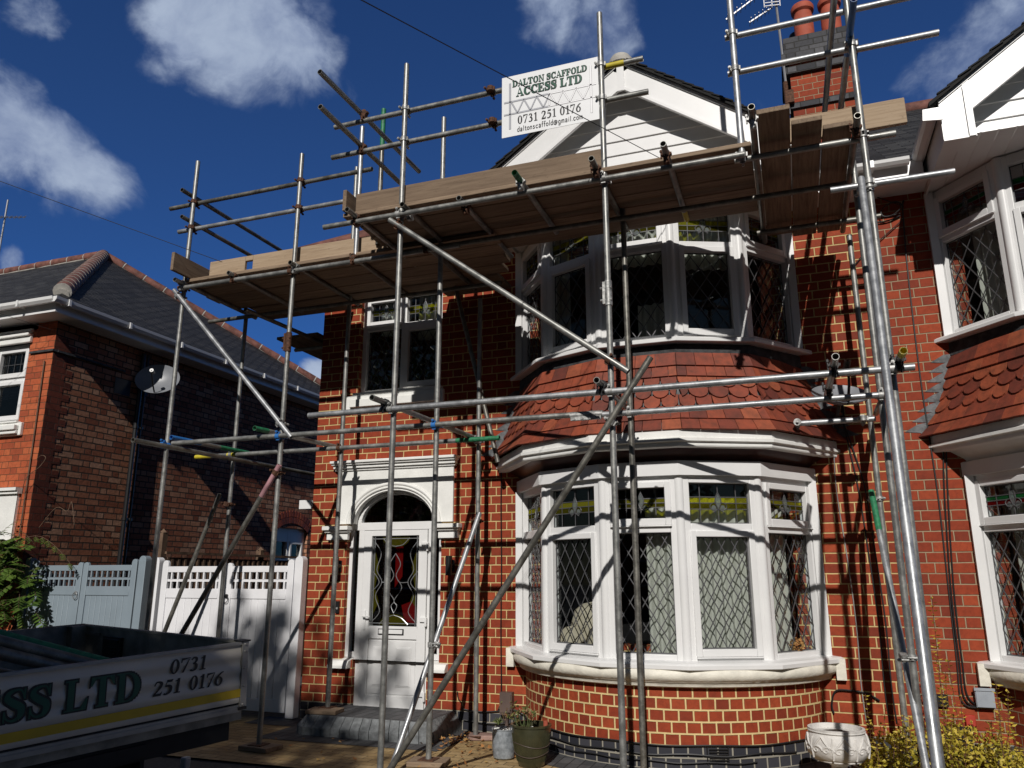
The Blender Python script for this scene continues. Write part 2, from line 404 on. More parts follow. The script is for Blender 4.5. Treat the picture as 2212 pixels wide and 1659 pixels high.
def tag(o, label=None, cat=None, group=None, kind=None):
    if label: o['label'] = label
    if cat: o['category'] = cat
    if group: o['group'] = group
    if kind: o['kind'] = kind
    return o
def empty(name, loc, label, cat, group=None):
    o = bpy.data.objects.new(name, None); COL.objects.link(o); o.empty_display_size = .2
    if MIR[0]: loc = (mirx(loc[0]), loc[1], loc[2])
    o.location = loc; WLOC[o.name] = Vector(loc); return tag(o, label, cat, group)
def bevel(o, w=.004, seg=1):
    b = o.modifiers.new('bevel', 'BEVEL'); b.width = w; b.segments = seg; b.limit_method = 'ANGLE'; b.angle_limit = R(40); return o
def facet(A, B):
    A = Vector((A[0], A[1], 0)); B = Vector((B[0], B[1], 0)); u = (B-A).normalized(); n = Vector((u.y, -u.x, 0))
    return (lambda a, d, z: A+u*a+n*d+Vector((0, 0, z))), (B-A).length
WALL = lambda y=0.0: (lambda u, d, z: Vector((u, y-d, z)))      # facade frame, d towards the street
# ------------------------------------------------------------------ setting
mb = MB(); mb.add([(-140, -160, -.02), (140, -160, -.02), (140, 160, -.02), (-140, 160, -.02)], [(0, 1, 2, 3)]); tag(mb.build('ground', 'asphalt'), kind='structure')
mb = MB(); mb.add([(-16, -1.86, -.004), (1.6, -1.86, -.004), (1.6, 2.0, -.004), (-16, 2.0, -.004)], [(0, 1, 2, 3)], [[(-16, -1.86), (1.6, -1.86), (1.6, 2), (-16, 2)]])
tag(mb.build('driveway_paving', 'paving_tan'), kind='structure')
mb = MB(); mb.add([(-5.0, -1.02, .0), (-3.12, -.96, .0), (-3.06, 0, .0), (-5.0, 0, .0)], [(0, 1, 2, 3)], [[(-5, -1.0), (-3.12, -1.0), (-3.06, 0), (-5, 0)]])
mb.add([(-5.6, -.42, .0), (-5.0, -.42, .0), (-5.0, 0, .0), (-5.6, 0, .0)], [(0, 1, 2, 3)], [[(-5.6, -.4), (-5.0, -.4), (-5, 0), (-5.6, 0)]])
tag(mb.build('paving_border', 'paving_grey'), kind='structure')
pts = []
for k in range(15):
    a = R(200+k*10)
    pts.append((-1.24+1.72*math.cos(a), .54+1.86*math.sin(a)))
mb = MB(); mb.add([(x, y, .0) for x, y in pts], [tuple(range(len(pts)))], [[(x, y) for x, y in pts]]); tag(mb.build('bay_border_paving', 'paving_grey'), kind='structure')
mb = MB(); mb.box(.28, 4.2, -1.35, .0, -.2, .035); tag(mb.build('planting_bed', 'soil'), kind='structure')

# ------------------------------------------------------------------ windows
def clipline(p, d, r):
    "clip line p + t d to rectangle r = (u0, u1, z0, z1)"
    t0, t1 = -1e9, 1e9
    for i in (0, 1):
        lo, hi = (r[0], r[1]) if i == 0 else (r[2], r[3])
        if abs(d[i]) < 1e-9:
            if not lo < p[i] < hi: return None
            continue
        a, b = (lo-p[i])/d[i], (hi-p[i])/d[i]
        if a > b: a, b = b, a
        t0, t1 = max(t0, a), min(t1, b)
    return ((p[0]+d[0]*t0, p[1]+d[1]*t0), (p[0]+d[0]*t1, p[1]+d[1]*t1)) if t1-t0 > .01 else None
def strip(mb, F, a, b, dd, wd=.008, th=.005):
    nrm = F(0, 1, 0)-F(0, 0, 0); mb.bar(F(a[0], dd, a[1]), F(b[0], dd, b[1]), wd, th, up=nrm)
def glazing(parent, F, r, dd, pat, colr):
    mb = MB(); mb.lbox(F, r[0]-.012, r[1]+.012, dd-.006, dd, r[2]-.012, r[3]+.012); mb.build('pane', 'glass', parent, smooth=0)
    if not pat: return
    ld = MB(); W, H = r[1]-r[0], r[3]-r[2]; uc = (r[0]+r[1])/2
    for p, q in (((r[0]+.005, r[2]), (r[0]+.005, r[3])), ((r[1]-.005, r[2]), (r[1]-.005, r[3])), ((r[0], r[2]+.005), (r[1], r[2]+.005)), ((r[0], r[3]-.005), (r[1], r[3]-.005))): strip(ld, F, p, q, dd+.0005, .010, .003)
    if pat == 'diamond':
        cw = W/max(2, round(W/.125)); ch = .205; sl = ch/cw
        k = -int(H/ch)-3
        while k < W/cw+H/ch+3:
            for sg in (1, -1):
                c = clipline((r[0]+k*cw+(0 if sg > 0 else 0), r[2]), (1*sg, sl), r)
                if c: strip(ld, F, c[0], c[1], dd+.002+(.001 if sg > 0 else 0))
            k += 1
    elif pat == 'grid':
        for i in (1, 2, 3): strip(ld, F, (r[0]+W*i/4, r[2]), (r[0]+W*i/4, r[3]), dd+.002)
        for i in (1,): strip(ld, F, (r[0], r[2]+H*.45), (r[1], r[2]+H*.45), dd+.003)
    elif pat == 'deco':
        zb = r[2]+H*.36; zt = r[2]+H*.66; zm = (zb+zt)/2
        for i in (.25, .75) if W < .4 else (.2, .8): strip(ld, F, (r[0]+W*i, r[2]), (r[0]+W*i, r[3]), dd+.002)
        strip(ld, F, (uc, r[2]), (uc, zm-.05), dd+.002); strip(ld, F, (uc, zt+.03), (uc, r[3]), dd+.002)
        for z in (zb, zm, zt): strip(ld, F, (r[0], z), (r[1], z), dd+.003)
        for c, z0, z1 in ((colr[0], zm+.004, zt-.004), (colr[1], zb+.004, zm-.004)):
            g = MB(); g.lbox(F, r[0], r[1], dd+.001, dd+.0016, z0, z1); g.build('stained_band', c, parent, smooth=0)
        fl = MB(); sc = min(1, W/.36)
        n = 14
        ov = [(uc+math.sin(math.pi*k/n)**1.2*.026*sc*s_, zm-.055+.15*k/n) for s_ in (1,) for k in range(n+1)]+[(uc-math.sin(math.pi*k/n)**1.2*.026*sc, zm-.055+.15*k/n) for k in range(n-1, 0, -1)]
        ld.path([F(u, dd+.006, z) for u, z in ov+[ov[0]]], .0045, 5)
        fl.prism(ov, F, dd+.0035, dd+.006)
        for s_ in (1, -1):
            cu = [(uc+s_*sc*(.02+.055*math.sin(a)), zm-.055+.035*(1-math.cos(a))-.01) for a in [i*.33 for i in range(10)]]
            ld.path([F(u, dd+.006, z) for u, z in cu], .0045, 5)
            ld.path([F(uc+s_*sc*.05*(k/5)**.6, dd+.006, zm-.05-.06*(k/5)*(1-k/10)) for k in range(6)], .004, 5)
            bl = [(uc+s_*sc*(.04+.022*math.cos(a)), zm-.045+.028*math.sin(a)) for a in [i*.5236 for i in range(12)]]
            fl.prism(bl, F, dd+.0035, dd+.0055)
        fl.build('bevelled_glass', 'glass_bevel', parent, smooth=0)
    ld.build('lead_lattice', 'lead_came', parent, smooth=0)
def window(parent, F, u0, u1, z0, z1, cols, colr=('glass_yellow', 'glass_yellow'), dd=-.055, name='window', label=None, frame_m='white_plastic', back=-.09):
    """cols: (ua, ub, [(za, zb, opening, pattern), ...]) glass openings of the fixed frame"""
    mb = MB(); us = [u0]+[x for c in cols for x in c[:2]]+[u1]
    for i in range(0, len(us), 2):
        if us[i+1]-us[i] > 1e-4: mb.lbox(F, us[i], us[i+1], back, 0, z0, z1)
    sash = []; lights = []
    for ua, ub, rows in cols:
        zs = [z0]+[x for q in rows for x in q[:2]]+[z1]
        for i in range(0, len(zs), 2):
            if zs[i+1]-zs[i] > 1e-4: mb.lbox(F, ua, ub, back, -.0012, zs[i], zs[i+1])
        for za, zb, op, pat in rows:
            if op:
                a, b, c, d = ua-.014, ub+.014, za-.014, zb+.014; m_ = .052
                mb.lbox(F, a, a+m_, -.07, .016, c, d); mb.lbox(F, b-m_, b, -.07, .016, c, d)
                mb.lbox(F, a+m_, b-m_, -.07, .0155, c, c+m_+.008); mb.lbox(F, a+m_, b-m_, -.07, .0155, d-m_, d)
                # drip bar
                mb.lbox(F, a, b, .0, .026, c-.012, c-.001)
                lights.append(((a+m_, b-m_, c+m_+.008, d-m_), pat, dd+.02))
            else: lights.append(((ua, ub, za, zb), pat, dd))
    o = mb.build(name, frame_m, parent); bevel(o, .005, 2)
    for r, pat, q in lights: glazing(o, F, r, q, pat, colr)
    if label: o['label'] = label
    return o
def offs(pts, o):
    "offset an open plan polyline outwards, its ends on the wall"
    L = []
    for a, b in zip(pts, pts[1:]):
        d = Vector((b[0]-a[0], b[1]-a[1])).normalized(); n = Vector((d.y, -d.x)); L.append((Vector(a)+n*o, d))
    out = []
    p, d = L[0]; tt = (.012-p.y)/d.y; out.append(tuple(p+d*tt))
    for (p, d), (q, e) in zip(L, L[1:]):
        den = d.x*e.y-d.y*e.x
        if abs(den) < 1e-6: out.append(tuple(q)); continue
        tt = ((q.x-p.x)*e.y-(q.y-p.y)*e.x)/den; out.append(tuple(p+d*tt))
    p, d = L[-1]; tt = (.012-p.y)/d.y; out.append(tuple(p+d*tt))
    return out
def moulding(mb, pts, prof, uvs=False):
    rows = []; uu = []
    for o, z in prof:
        q = offs(pts, o); rows.append([(x, y, z) for x, y in q])
        if uvs:
            l = 0; r_ = [(0, z)]
            for a, b in zip(pts, pts[1:]): l += math.hypot(b[0]-a[0], b[1]-a[1]); r_.append((l, z))
            uu.append(r_)
    mb.loft(list(reversed(rows)), list(reversed(uu)) if uvs else None)
P_LOW = [(-2.65, 0), (-2.22, -.62), (-1.58, -.93), (-.90, -.93), (-.26, -.62), (.17, 0)]
P_UP = [(-2.65, 0), (-2.22, -.54), (-1.60, -.80), (-.88, -.80), (-.26, -.54), (.17, 0)]
def arcpts(r, n=40):
    a0 = math.asin(.54/r); out = []
    for k in range(n+1):
        a = math.pi+a0+(math.pi-2*a0)*k/n; out.append((-1.24+r*math.cos(a), .54+r*math.sin(a)))
    return out
def curtain_sheet(mb, pts, z0, z1, amp=.022, wl=.085, ph=0.0, gather=None):
    "pleated cloth hung along a plan polyline"
    L = [0]
    for a, b in zip(pts, pts[1:]): L.append(L[-1]+math.hypot(b[0]-a[0], b[1]-a[1]))
    n = int(L[-1]/.008); rows = []
    for j in range(9):
        f = j/8; z = z0+(z1-z0)*f; row = []
        for i in range(n+1):
            l = L[-1]*i/n
            if gather: l = l*(1-gather*(1-f)**1.5)
            k = max(q for q in range(len(pts)-1) if L[q] <= l+1e-9); k = min(k, len(pts)-2); q = (l-L[k])/(L[k+1]-L[k])
            a, b = pts[k], pts[k+1]; d = Vector((b[0]-a[0], b[1]-a[1])).normalized()
            s_ = L[-1]*i/n; w_ = amp*(math.sin(2*math.pi*s_/wl+ph+.6*math.sin(f*2+s_*7))+.45*math.sin(2*math.pi*s_/wl*.43+1+f))
            row.append((a[0]+(b[0]-a[0])*q+d.y*w_, a[1]+(b[1]-a[1])*q-d.x*w_, z))
        rows.append(row)
    mb.loft(rows)

# ------------------------------------------------------------------ the brick house (and its attached mirror twin)
def holes_wall(mb, x0, x1, z0, z1, holes, y=0.0, depth=.25, F=None):
    F = F or (lambda u, d, z: Vector((u, y-d, z)))
    xs = sorted({x0, x1, *[h[0] for h in holes], *[h[1] for h in holes]}); zs = sorted({z0, z1, *[h[2] for h in holes], *[h[3] for h in holes]})
    xs = [x for x in xs if x0 <= x <= x1]; zs = [z for z in zs if z0 <= z <= z1]
    for a, b in zip(xs, xs[1:]):
        for c, d in zip(zs, zs[1:]):
            if any(h[0] <= (a+b)/2 <= h[1] and h[2] <= (c+d)/2 <= h[3] for h in holes): continue
            for q in (0, -depth): mb.add([F(a, q, c), F(b, q, c), F(b, q, d), F(a, q, d)], [(0, 1, 2, 3)], [[(a, c), (b, c), (b, d), (a, d)]])
    for a, b, c, d in holes:
        mb.add([F(a, 0, c), F(a, -depth, c), F(a, -depth, d), F(a, 0, d)], [(0, 1, 2, 3)], [[(0, c), (depth, c), (depth, d), (0, d)]])
        mb.add([F(b, 0, c), F(b, -depth, c), F(b, -depth, d), F(b, 0, d)], [(0, 1, 2, 3)], [[(0, c), (depth, c), (depth, d), (0, d)]])
        mb.add([F(a, 0, d), F(b, 0, d), F(b, -depth, d), F(a, -depth, d)], [(0, 1, 2, 3)], [[(a, 0), (b, 0), (b, depth), (a, depth)]])
        mb.add([F(a, 0, c), F(b, 0, c), F(b, -depth, c), F(a, -depth, c)], [(0, 1, 2, 3)], [[(a, 0), (b, 0), (b, depth), (a, depth)]])
GOLD = ('glass_yellow', 'glass_olive'); CHRIS = ('glass_green', 'glass_red')
def house(twin):
    MIR[0] = twin
    br = 'brick_grey_joint' if twin else 'brick'; bh = 'brick_header_grey' if twin else 'brick_header'
    colr = CHRIS if twin else GOLD
    H = empty('brick_house', (-1.8, 3, 0),
              'attached right-hand brick house with grey mortar joints and green and red stained glass' if twin else
              'red brick semi-detached house with curved two-storey bay behind the scaffolding', 'house')
    # walls: front with openings, side, back, party
    mb = MB()
    holes = [(-4.72, -3.56, .62, 2.66), (-4.58, -3.70, .0, .62), (-4.68, -3.61, 3.55, 4.78), (-2.45, -.03, .85, 2.45), (-2.45, -.03, 3.6, 4.95)]
    holes_wall(mb, -5.2, .82, -.3, 5.12, holes)
    for x in (-5.2, -4.95): mb.add([(x, 0, -.3), (x, 8, -.3), (x, 8, 5.12), (x, 0, 5.12)], [(0, 1, 2, 3)], [[(0, -.3), (8, -.3), (8, 5.12), (0, 5.12)]])
    mb.add([(-5.2, 8, -.3), (.82, 8, -.3), (.82, 8, 5.12), (-5.2, 8, 5.12)], [(0, 1, 2, 3)], [[(-5.2, -.3), (.82, -.3), (.82, 5.12), (-5.2, 5.12)]])
    mb.build('wall', br, H, smooth=0)
    mb = MB(); mb.box(-4.94, .81, .26, 7.9, 2.55, 2.75); mb.box(-4.94, .81, .26, 7.9, 5.0, 5.1); mb.box(-3.0, -2.9, .26, 7.9, .0, 2.54); mb.box(-3.0, -2.9, .26, 7.9, 2.76, 4.99)
    mb.box(-4.94, .81, 3.6, 3.7, .0, 2.54); mb.box(-4.94, .81, 3.6, 3.7, 2.76, 4.99); mb.box(.72, .81, .26, 3.6, 0, 4.99)
    mb.add(*[[(x, y, z) for x, y in offs(P_LOW, -.06)] + [] for z in (2.6,)], [tuple(range(6))])
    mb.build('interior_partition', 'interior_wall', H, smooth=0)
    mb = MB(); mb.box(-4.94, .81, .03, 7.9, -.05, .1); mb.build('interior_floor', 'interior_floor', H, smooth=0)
    # bay masonry: dwarf wall of headers, rounded cement sill
    mb = MB(); A = arcpts(1.475); rows = []; uu = []
    for z in (-.3, .2, .64):
        rows.append([(x, y, z) for x, y in A]); l = 0; r_ = []
        for i, p in enumerate(A):
            if i: l += math.hypot(p[0]-A[i-1][0], p[1]-A[i-1][1])
            r_.append((l, z))
        uu.append(r_)
    mb.loft(list(reversed(rows)), list(reversed(uu))); mb.build('bay_wall', bh, H)
    mb = MB(); rows = []
    for r_, z in ((1.42, .615), (1.50, .618), (1.535, .63), (1.545, .66), (1.575, .675), (1.60, .70), (1.603, .735), (1.585, .765), (1.545, .785), (1.42, .79)):
        rows.append([(x, y, z) for x, y in arcpts(r_, 48)])
    mb.loft(list(reversed(rows)))
    for r_ in rows[0:1]:
        for e in (0, -1):
            col_ = [rw[e] for rw in rows]; mb.add(col_, [tuple(range(len(col_)))])
    mb.box(-2.80, -2.72, -.06, .012, .625, .80); mb.box(.24, .32, -.06, .012, .625, .80)
    mb.build('cement_sill', 'cream_sill', H, smooth=50)
    # window sills and heads of the lower bay
    mb = MB(); moulding(mb, P_LOW, [(-.1, .762), (.115, .762), (.12, .768), (.12, .80), (.10, .812), (.02, .825), (-.1, .83)]); bevel(mb.build('window_sill', 'white_plastic', H, smooth=20), .003)
    mb = MB(); moulding(mb, P_LOW, [(-.1, 2.335), (.045, 2.335), (.045, 2.455), (.03, 2.462), (-.1, 2.462)]); mb.build('head_board', 'white_plastic', H, smooth=20)
    mb = MB(); moulding(mb, P_LOW, [(-.02, 2.43), (.0, 2.46), (.02, 2.49), (.10, 2.555), (.20, 2.56)]); mb.build('soffit', 'maroon_paint' if not twin else 'white_paint', H, smooth=40)
    mb = MB(); moulding(mb, P_LOW, [(.10, 2.556), (.205, 2.556), (.21, 2.566), (.21, 2.59), (.235, 2.60), (.235, 2.625), (.215, 2.635), (.215, 2.70), (.20, 2.705), (.0, 2.705)]); mb.build('cornice', 'white_paint', H, smooth=25)
    # tile-hung skirt
    prof = [(2.715, .265), (2.80, .205), (2.90, .155), (3.0, .115), (3.12, .078), (3.25, .045), (3.36, .02), (3.44, .0)]
    def off_at(z):
        for (a, p), (b, q) in zip(prof, prof[1:]):
            if z <= b: return p+(q-p)*(z-a)/(b-a)
        return prof[-1][1]-(z-3.44)*.2
    mb = MB(); moulding(mb, P_UP2, [(p-.028, z) for z, p in prof]); mb.build('skirt_backing', 'lead_sheet', H)
    mb = MB(); rs = random.Random(5+twin); NR = 7; rh = (3.44-2.715)/NR
    for k in range(NR+0):
        zb = 2.70+k*rh; zt = min(zb+rh*1.25, 3.46)
        ob, ot = off_at(max(zb, 2.715))+.024, off_at(zt)+.0
        lo = offs(P_UP2, ob); hi = offs(P_UP2, ot); scal = k in (2, 3, 4)
        for s_ in range(5):
            a, b, c, d = Vector((*lo[s_], zb)), Vector((*lo[s_+1], zb)), Vector((*hi[s_+1], zt)), Vector((*hi[s_], zt))
            n = max(2, round((b-a).length/.165)); nn = (b-a).cross(d-a).normalized()
            if nn.y > 0: nn = -nn
            sh = .5 if k % 2 else 0
            def Q(u, v): u = min(1, max(0, u)); return (a+(b-a)*u)*(1-v)+(d+(c-d)*u)*v
            for i in range(-1, n+1):
                u0, u1 = (i+sh)/n, (i+1+sh)/n
                u0c, u1c = max(0, u0), min(1, u1)
                if u1c-u0c < .02: continue
                g = .0025/(b-a).length; u0c += g; u1c -= g
                if scal:
                    poly = []
                    for q in range(9):
                        an = math.pi*(1-q/8); uu_ = (u0+u1)/2+math.cos(an)*(u1-u0)/2*.97; vv = .58-.58*math.sin(an)
                        if u0c <= uu_ <= u1c: poly.append((uu_, vv))
                    if len(poly) < 2: poly = [(u0c, .5), (u1c, .5)]
                    poly += [(u1c, 1), (u0c, 1)] if poly[-1][0] <= u1c else [(u0c, 1)]
                else: poly = [(u0c, 0), (u1c, 0), (u1c, 1), (u0c, 1)]
                m_ = len(poly); tp = [Q(*p)+nn*.004 for p in poly]; bt = [Q(*p)-nn*.012 for p in poly]
                uvc = (rs.random(), rs.random())
                mb.add(tp+bt, [tuple(range(m_))]+[(j, m_+j, m_+(j+1) % m_, (j+1) % m_) for j in range(m_)], [uvc]*(m_+1))
    mb.build('hung_tiles', 'tile', H, smooth=0)
    mb = MB(); moulding(mb, P_UP, [(.012, 3.42), (.018, 3.425), (.012, 3.545), (-.03, 3.548)]); mb.build('lead_flashing', 'flashing', H)
    # stepped lead flashing on the brickwork beside the skirt
    for e, sg in ((0, -1), (5, 1)):
        mb = MB(); poly = []
        for k in range(8):
            z = 2.74+k*.0892; x = offs(P_UP2, off_at(max(z, 2.715)))[e][0]
            poly += [(x+sg*.03, z), (x+sg*.15, z+.012), (x+sg*.04, z+.075)]
        inner = [(offs(P_UP2, off_at(max(z, 2.715)))[e][0]-sg*.02, z) for z in (3.44, 3.2, 3.0, 2.8, 2.72)]
        mb.prism(poly+inner, WALL(), .001, .005); mb.build('stepped_flashing', 'lead_sheet', H, smooth=0)
    mb = MB(); moulding(mb, P_UP, [(-.1, 3.552), (.095, 3.552), (.10, 3.558), (.10, 3.588), (.08, 3.60), (-.1, 3.605)]); bevel(mb.build('window_sill', 'white_plastic', H, smooth=20), .003)
    # windows of both bays
    for lev, P in (('lower', P_LOW), ('upper', P_UP)):
        for i in range(5):
            F, L = facet(P[i], P[i+1]); j = .075
            if lev == 'lower':
                z0, z1 = .81, 2.345; cas = i in (1, 3)
                rows = [(.868, 1.855, cas, 'diamond'), (1.93, 2.275, not cas and i != 0, 'deco')] if cas or i else [(.868, 1.855, False, 'diamond'), (1.93, 2.275, False, 'deco')]
            else:
                z0, z1 = 3.60, 5.02; cas = i in (1, 3)
                rows = [(3.655, 4.50, cas, 'diamond'), (4.57, 4.93, not cas, 'deco')]
            e0 = .05 if i == 0 else j; e1 = .05 if i == 4 else j
            window(H, F, .01, L-.01, z0, z1, [(e0+.012, L-e1-.012, rows)], colr)
        pm = MB()
        for i in range(1, 5):
            x, y = P[i]; c = Vector((-1.24-x, .4-y, 0)).normalized()*.03
            pm.tube((x+c.x, y+c.y, .81 if lev == 'lower' else 3.6), (x+c.x, y+c.y, 2.34 if lev == 'lower' else 5.02), .044, 12)
        for e in (0, 5):
            x = P[e][0]; s_ = 1 if e else -1
            pm.box(min(x-s_*.02, x+s_*.05), max(x-s_*.02, x+s_*.05), -.05, .012, .82 if lev == 'lower' else 3.6, 2.34 if lev == 'lower' else 5.02)
        pm.build('bay_post', 'white_plastic', H)
    # gable over the bay
    cx = -1.24; hw = 1.43; apex = 6.42; sl_ = .725; yg = -1.06
    zf = apex-hw*sl_
    mb = MB()
    k = 0; z = 5.06
    while z < apex-.25:
        zt = z+.152; x0 = hw-.10-(z-4.98)/sl_+.12; 
        def xw(zz): return max(.0, (apex-.08-zz)/sl_)
        a, b = min(xw(z), hw-.05), min(xw(zt), hw-.05)
        mb.add([(cx-a, -.885, z), (cx+a, -.885, z), (cx+b, -.868, zt), (cx-b, -.868, zt), (cx-a, -.868, z), (cx+a, -.868, z)], [(0, 1, 2, 3), (4, 5, 1, 0)]); z = zt
    mb.build('gable_cladding', 'white_plastic', H, smooth=0)
    mb = MB()   # boarded soffit of the gable and bay
    x0, x1 = cx-hw-.0, cx+hw+.0; n = 22
    for i in range(n):
        a, b = x0+(x1-x0)*i/n, x0+(x1-x0)*(i+1)/n
        mb.add([(a+.006, yg+.03, 5.03), (b-.006, yg+.03, 5.03), (b-.006, .0, 5.03), (a+.006, .0, 5.03)], [(0, 1, 2, 3)])
        mb.add([(b-.006, yg+.03, 5.03), (b+.006, yg+.03, 5.036), (b+.006, .0, 5.036), (b-.006, .0, 5.03)], [(0, 1, 2, 3)])
    mb.build('soffit_boarding', 'white_plastic', H, smooth=0)
    for s_ in (-1, 1):
        mb = MB(); F = (lambda s_: lambda u, d, z: Vector((cx+s_*u, -d, z)))(s_)
        bw = .25
        poly = [(0.0, apex), (hw+.02, apex-(hw+.02)*sl_), (hw+.02, 5.0), (hw-.20, 5.0), (hw-.20, apex-(hw-.20)*sl_-bw*1.21), (0.0, apex-bw*1.21)]
        mb.prism(poly, F, -yg-.02, -yg); 
        e = [(0.0, apex-bw*1.21-.0), (hw-.20, apex-(hw-.20)*sl_-bw*1.21), (hw-.20, apex-(hw-.20)*sl_-bw*1.21+.035), (0, apex-bw*1.21+.035)]
        mb.prism(e, F, -yg+.001, -yg+.016)
        e = [(0.0, apex-.03), (hw+.02, apex-(hw+.02)*sl_-.03), (hw+.02, apex-(hw+.02)*sl_-.0), (0, apex)]
        mb.prism(e, F, -yg+.001, -yg+.014)
        mb.prism([(hw-.22, 4.985), (hw+.02, 4.985), (hw+.02, 5.0), (hw-.22, 5.0)], F, .85, -yg+.01)
        mb.build('bargeboard', 'white_plastic', H, smooth=20)
        e = [(hw-.215, 4.99), (hw-.165, 4.99), (hw-.165, apex-(hw-.165)*sl_-.04), (hw-.215, apex-(hw-.215)*sl_-.04)]
        cs = MB(); cs.prism(e, F, -yg+.0145, -yg+.020); cs.build('cover_strip', 'white_plastic', H, smooth=0)
        # roof slope of the gable
        mb = MB(); zt = apex+.03; L = math.hypot(hw+.1, (hw+.1)*sl_)
        yr = lambda u: -.35+(apex-5.2+.0)/.72+.3
        uvo = 0
        def back(u): return (zt-(u*sl_)-5.2)/.72-.3+.05
        mb.add([F(-.0, -yg+.05, zt), F(hw+.1, -yg+.05, zt-(hw+.1)*sl_), F(hw+.1, -max(.0, back(hw+.1)), zt-(hw+.1)*sl_), F(0, -back(0), zt),
                F(-.0, -yg+.05, zt-.035), F(hw+.1, -yg+.05, zt-(hw+.1)*sl_-.035)], [(0, 1, 2, 3), (0, 4, 5, 1)],
               [[(-1.1, L), (-1.1, 0), (0, 0), (back(0), L)], [(0, 0)]*4])
        for k in range(int(L/.105)):     # ragged slate edge along the verge
            u = (hw+.1)*k*.105/L; mb.bar(F(u, -yg+.045, zt-u*sl_-.004), F(min(hw+.1, u+.1), -yg+.045, zt-(u+.1)*sl_+.012), .02+.02*((k*7) % 3)/2, .012)
        mb.build('roof_slope', 'slate', H, smooth=0)
        # gutter running back to the wall
        xg = hw+.085; mb = MB()
        gp = [(-.055, 0), (-.05, -.035), (-.02, -.055), (.03, -.055), (.055, -.03), (.06, .0), (.05, .0), (.045, -.025), (.025, -.044), (-.018, -.044), (-.04, -.028), (-.045, 0)]
        mb.prism([(xg+a, 5.275+b) for a, b in gp], F, -.0, -yg+.02)
        mb.prism([(xg-.082, 5.0), (xg-.067, 5.0), (xg-.067, 5.26), (xg-.082, 5.26)], F, -.0, -yg-.021)
        mb.prism([(xg-.075+a, 5.29+b) for a, b in ((0, 0), (.14, 0), (.15, -.10), (.0, -.12))], F, -yg+.021, -yg+.035)
        mb.build('gutter', 'white_plastic' if not twin or s_ < 0 else 'white_plastic', H, smooth=30)
    mb = MB(); mb.box(cx-.035, cx+.035, yg-.022, yg-.001, apex-bw*1.21-.03, apex-.0); mb.build('apex_cover_strip', 'white_plastic', H)
    mb = MB(); mb.tube((cx, yg+.0, apex-.02), (cx, 1.4, apex-.02), .10, 14); mb.lathe([(.0, .075), (.05, .068), (.09, .045), (.118, .0), (.12, -.05), (.0, -.05)], (cx, yg+.04, apex+.03)); mb.build('ridge_tile', 'mortar_white', H)
    # main roof (half of a shared hipped roof)
    xe, ye, ze, k_ = -5.5, -.34, 5.24, .70; yb = 8.3; ym = (ye+yb)/2; zr = ze+k_*(ym-ye); xa = xe+(ym-ye)
    Lr = math.hypot(ym-ye, zr-ze); mb = MB()
    mb.add([(xe, ye, ze), (.82, ye, ze), (.82, ym, zr), (xa, ym, zr)], [(0, 1, 2, 3)], [[(xe, 0), (.82, 0), (.82, Lr), (xa, Lr)]])
    mb.add([(xe, yb, ze), (xe, ye, ze), (xa, ym, zr)], [(0, 1, 2)], [[(yb, 0), (ye, 0), (ym, Lr)]])
    mb.add([(.82, yb, ze), (xe, yb, ze), (xa, ym, zr), (.82, ym, zr)], [(0, 1, 2, 3)], [[(.82, 0), (xe, 0), (xa, Lr), (.82, Lr)]])
    mb.build('roof', 'slate', H, smooth=0)
    mb = MB(); mb.tube((xa-.05, ym, zr), (.82, ym, zr), .11, 12); mb.tube((xe, ye, ze+.02), (xa, ym, zr), .10, 12); mb.build('ridge_tile', 'ridge_clay', H)
    mb = MB(); mb.box(xe+.02, cx-hw-.02, ye+.03, .0, 5.06, 5.08); mb.box(xe+.02, cx-hw-.06, ye+.012, ye+.03, 5.06, 5.24)
    mb.box(xe+.02, -5.2, .0, yb, 5.06, 5.08); mb.box(xe+.002, xe+.02, ye+.03, yb, 5.06, 5.24); mb.build('fascia', 'white_plastic', H, smooth=0)
    mb = MB(); mb.box(cx+hw+.02, .82, ye+.03, .0, 5.06, 5.08); mb.box(cx+hw+.06, .82, ye+.012, ye+.03, 5.06, 5.24); mb.build('fascia', 'white_plastic', H, smooth=0)
    gp = [(-.055, 0), (-.05, -.035), (-.02, -.055), (.03, -.055), (.055, -.03), (.06, .0)]
    for a, b in ((xe-.05, cx-hw-.18), (cx+hw+.18, .82)):
        mb = MB(); G = lambda u, d, z: Vector((d, ye-.05-u, 5.23+z)); mb.prism(gp+[(.045, 0), (-.04, 0)], G, a, b)
        x = a+.3
        while x < b: mb.box(x, x+.03, ye-.12, ye+.02, 5.165, 5.235); x += .8
        mb.build('gutter', 'white_plastic', H, smooth=30)
    # upstairs window over the door
    F = WALL(-.0); zt = 4.36
    window(H, lambda u, d, z: Vector((u, .06-d, z)), -4.68, -3.61, 3.55, 4.78,
           [(-4.62, -4.165, [(3.61, 4.34, False, 'diamond'), (4.40, 4.72, True, 'deco')]), (-4.10, -3.67, [(3.625, 4.325, True, 'diamond'), (4.40, 4.72, False, 'deco')])], colr)
    mb = MB(); mb.box(-4.72, -3.58, -.05, .1, 3.53, 3.565); mb.prism([(-4.83, 3.37), (-3.56, 3.37), (-3.56, 3.53), (-4.83, 3.53)], WALL(), .0, .045)
    mb.prism([(-4.74, 3.39), (-3.65, 3.39), (-3.65, 3.48), (-4.74, 3.48)], WALL(), .045, .075); bevel(mb.build('window_sill', 'white_paint', H, smooth=0), .006, 2)
    # door surround
    mb = MB(); a0, a1, zs, rise = -4.63, -3.65, 2.06, .36; xc = (a0+a1)/2; hw2 = (a1-a0)/2; n = 24
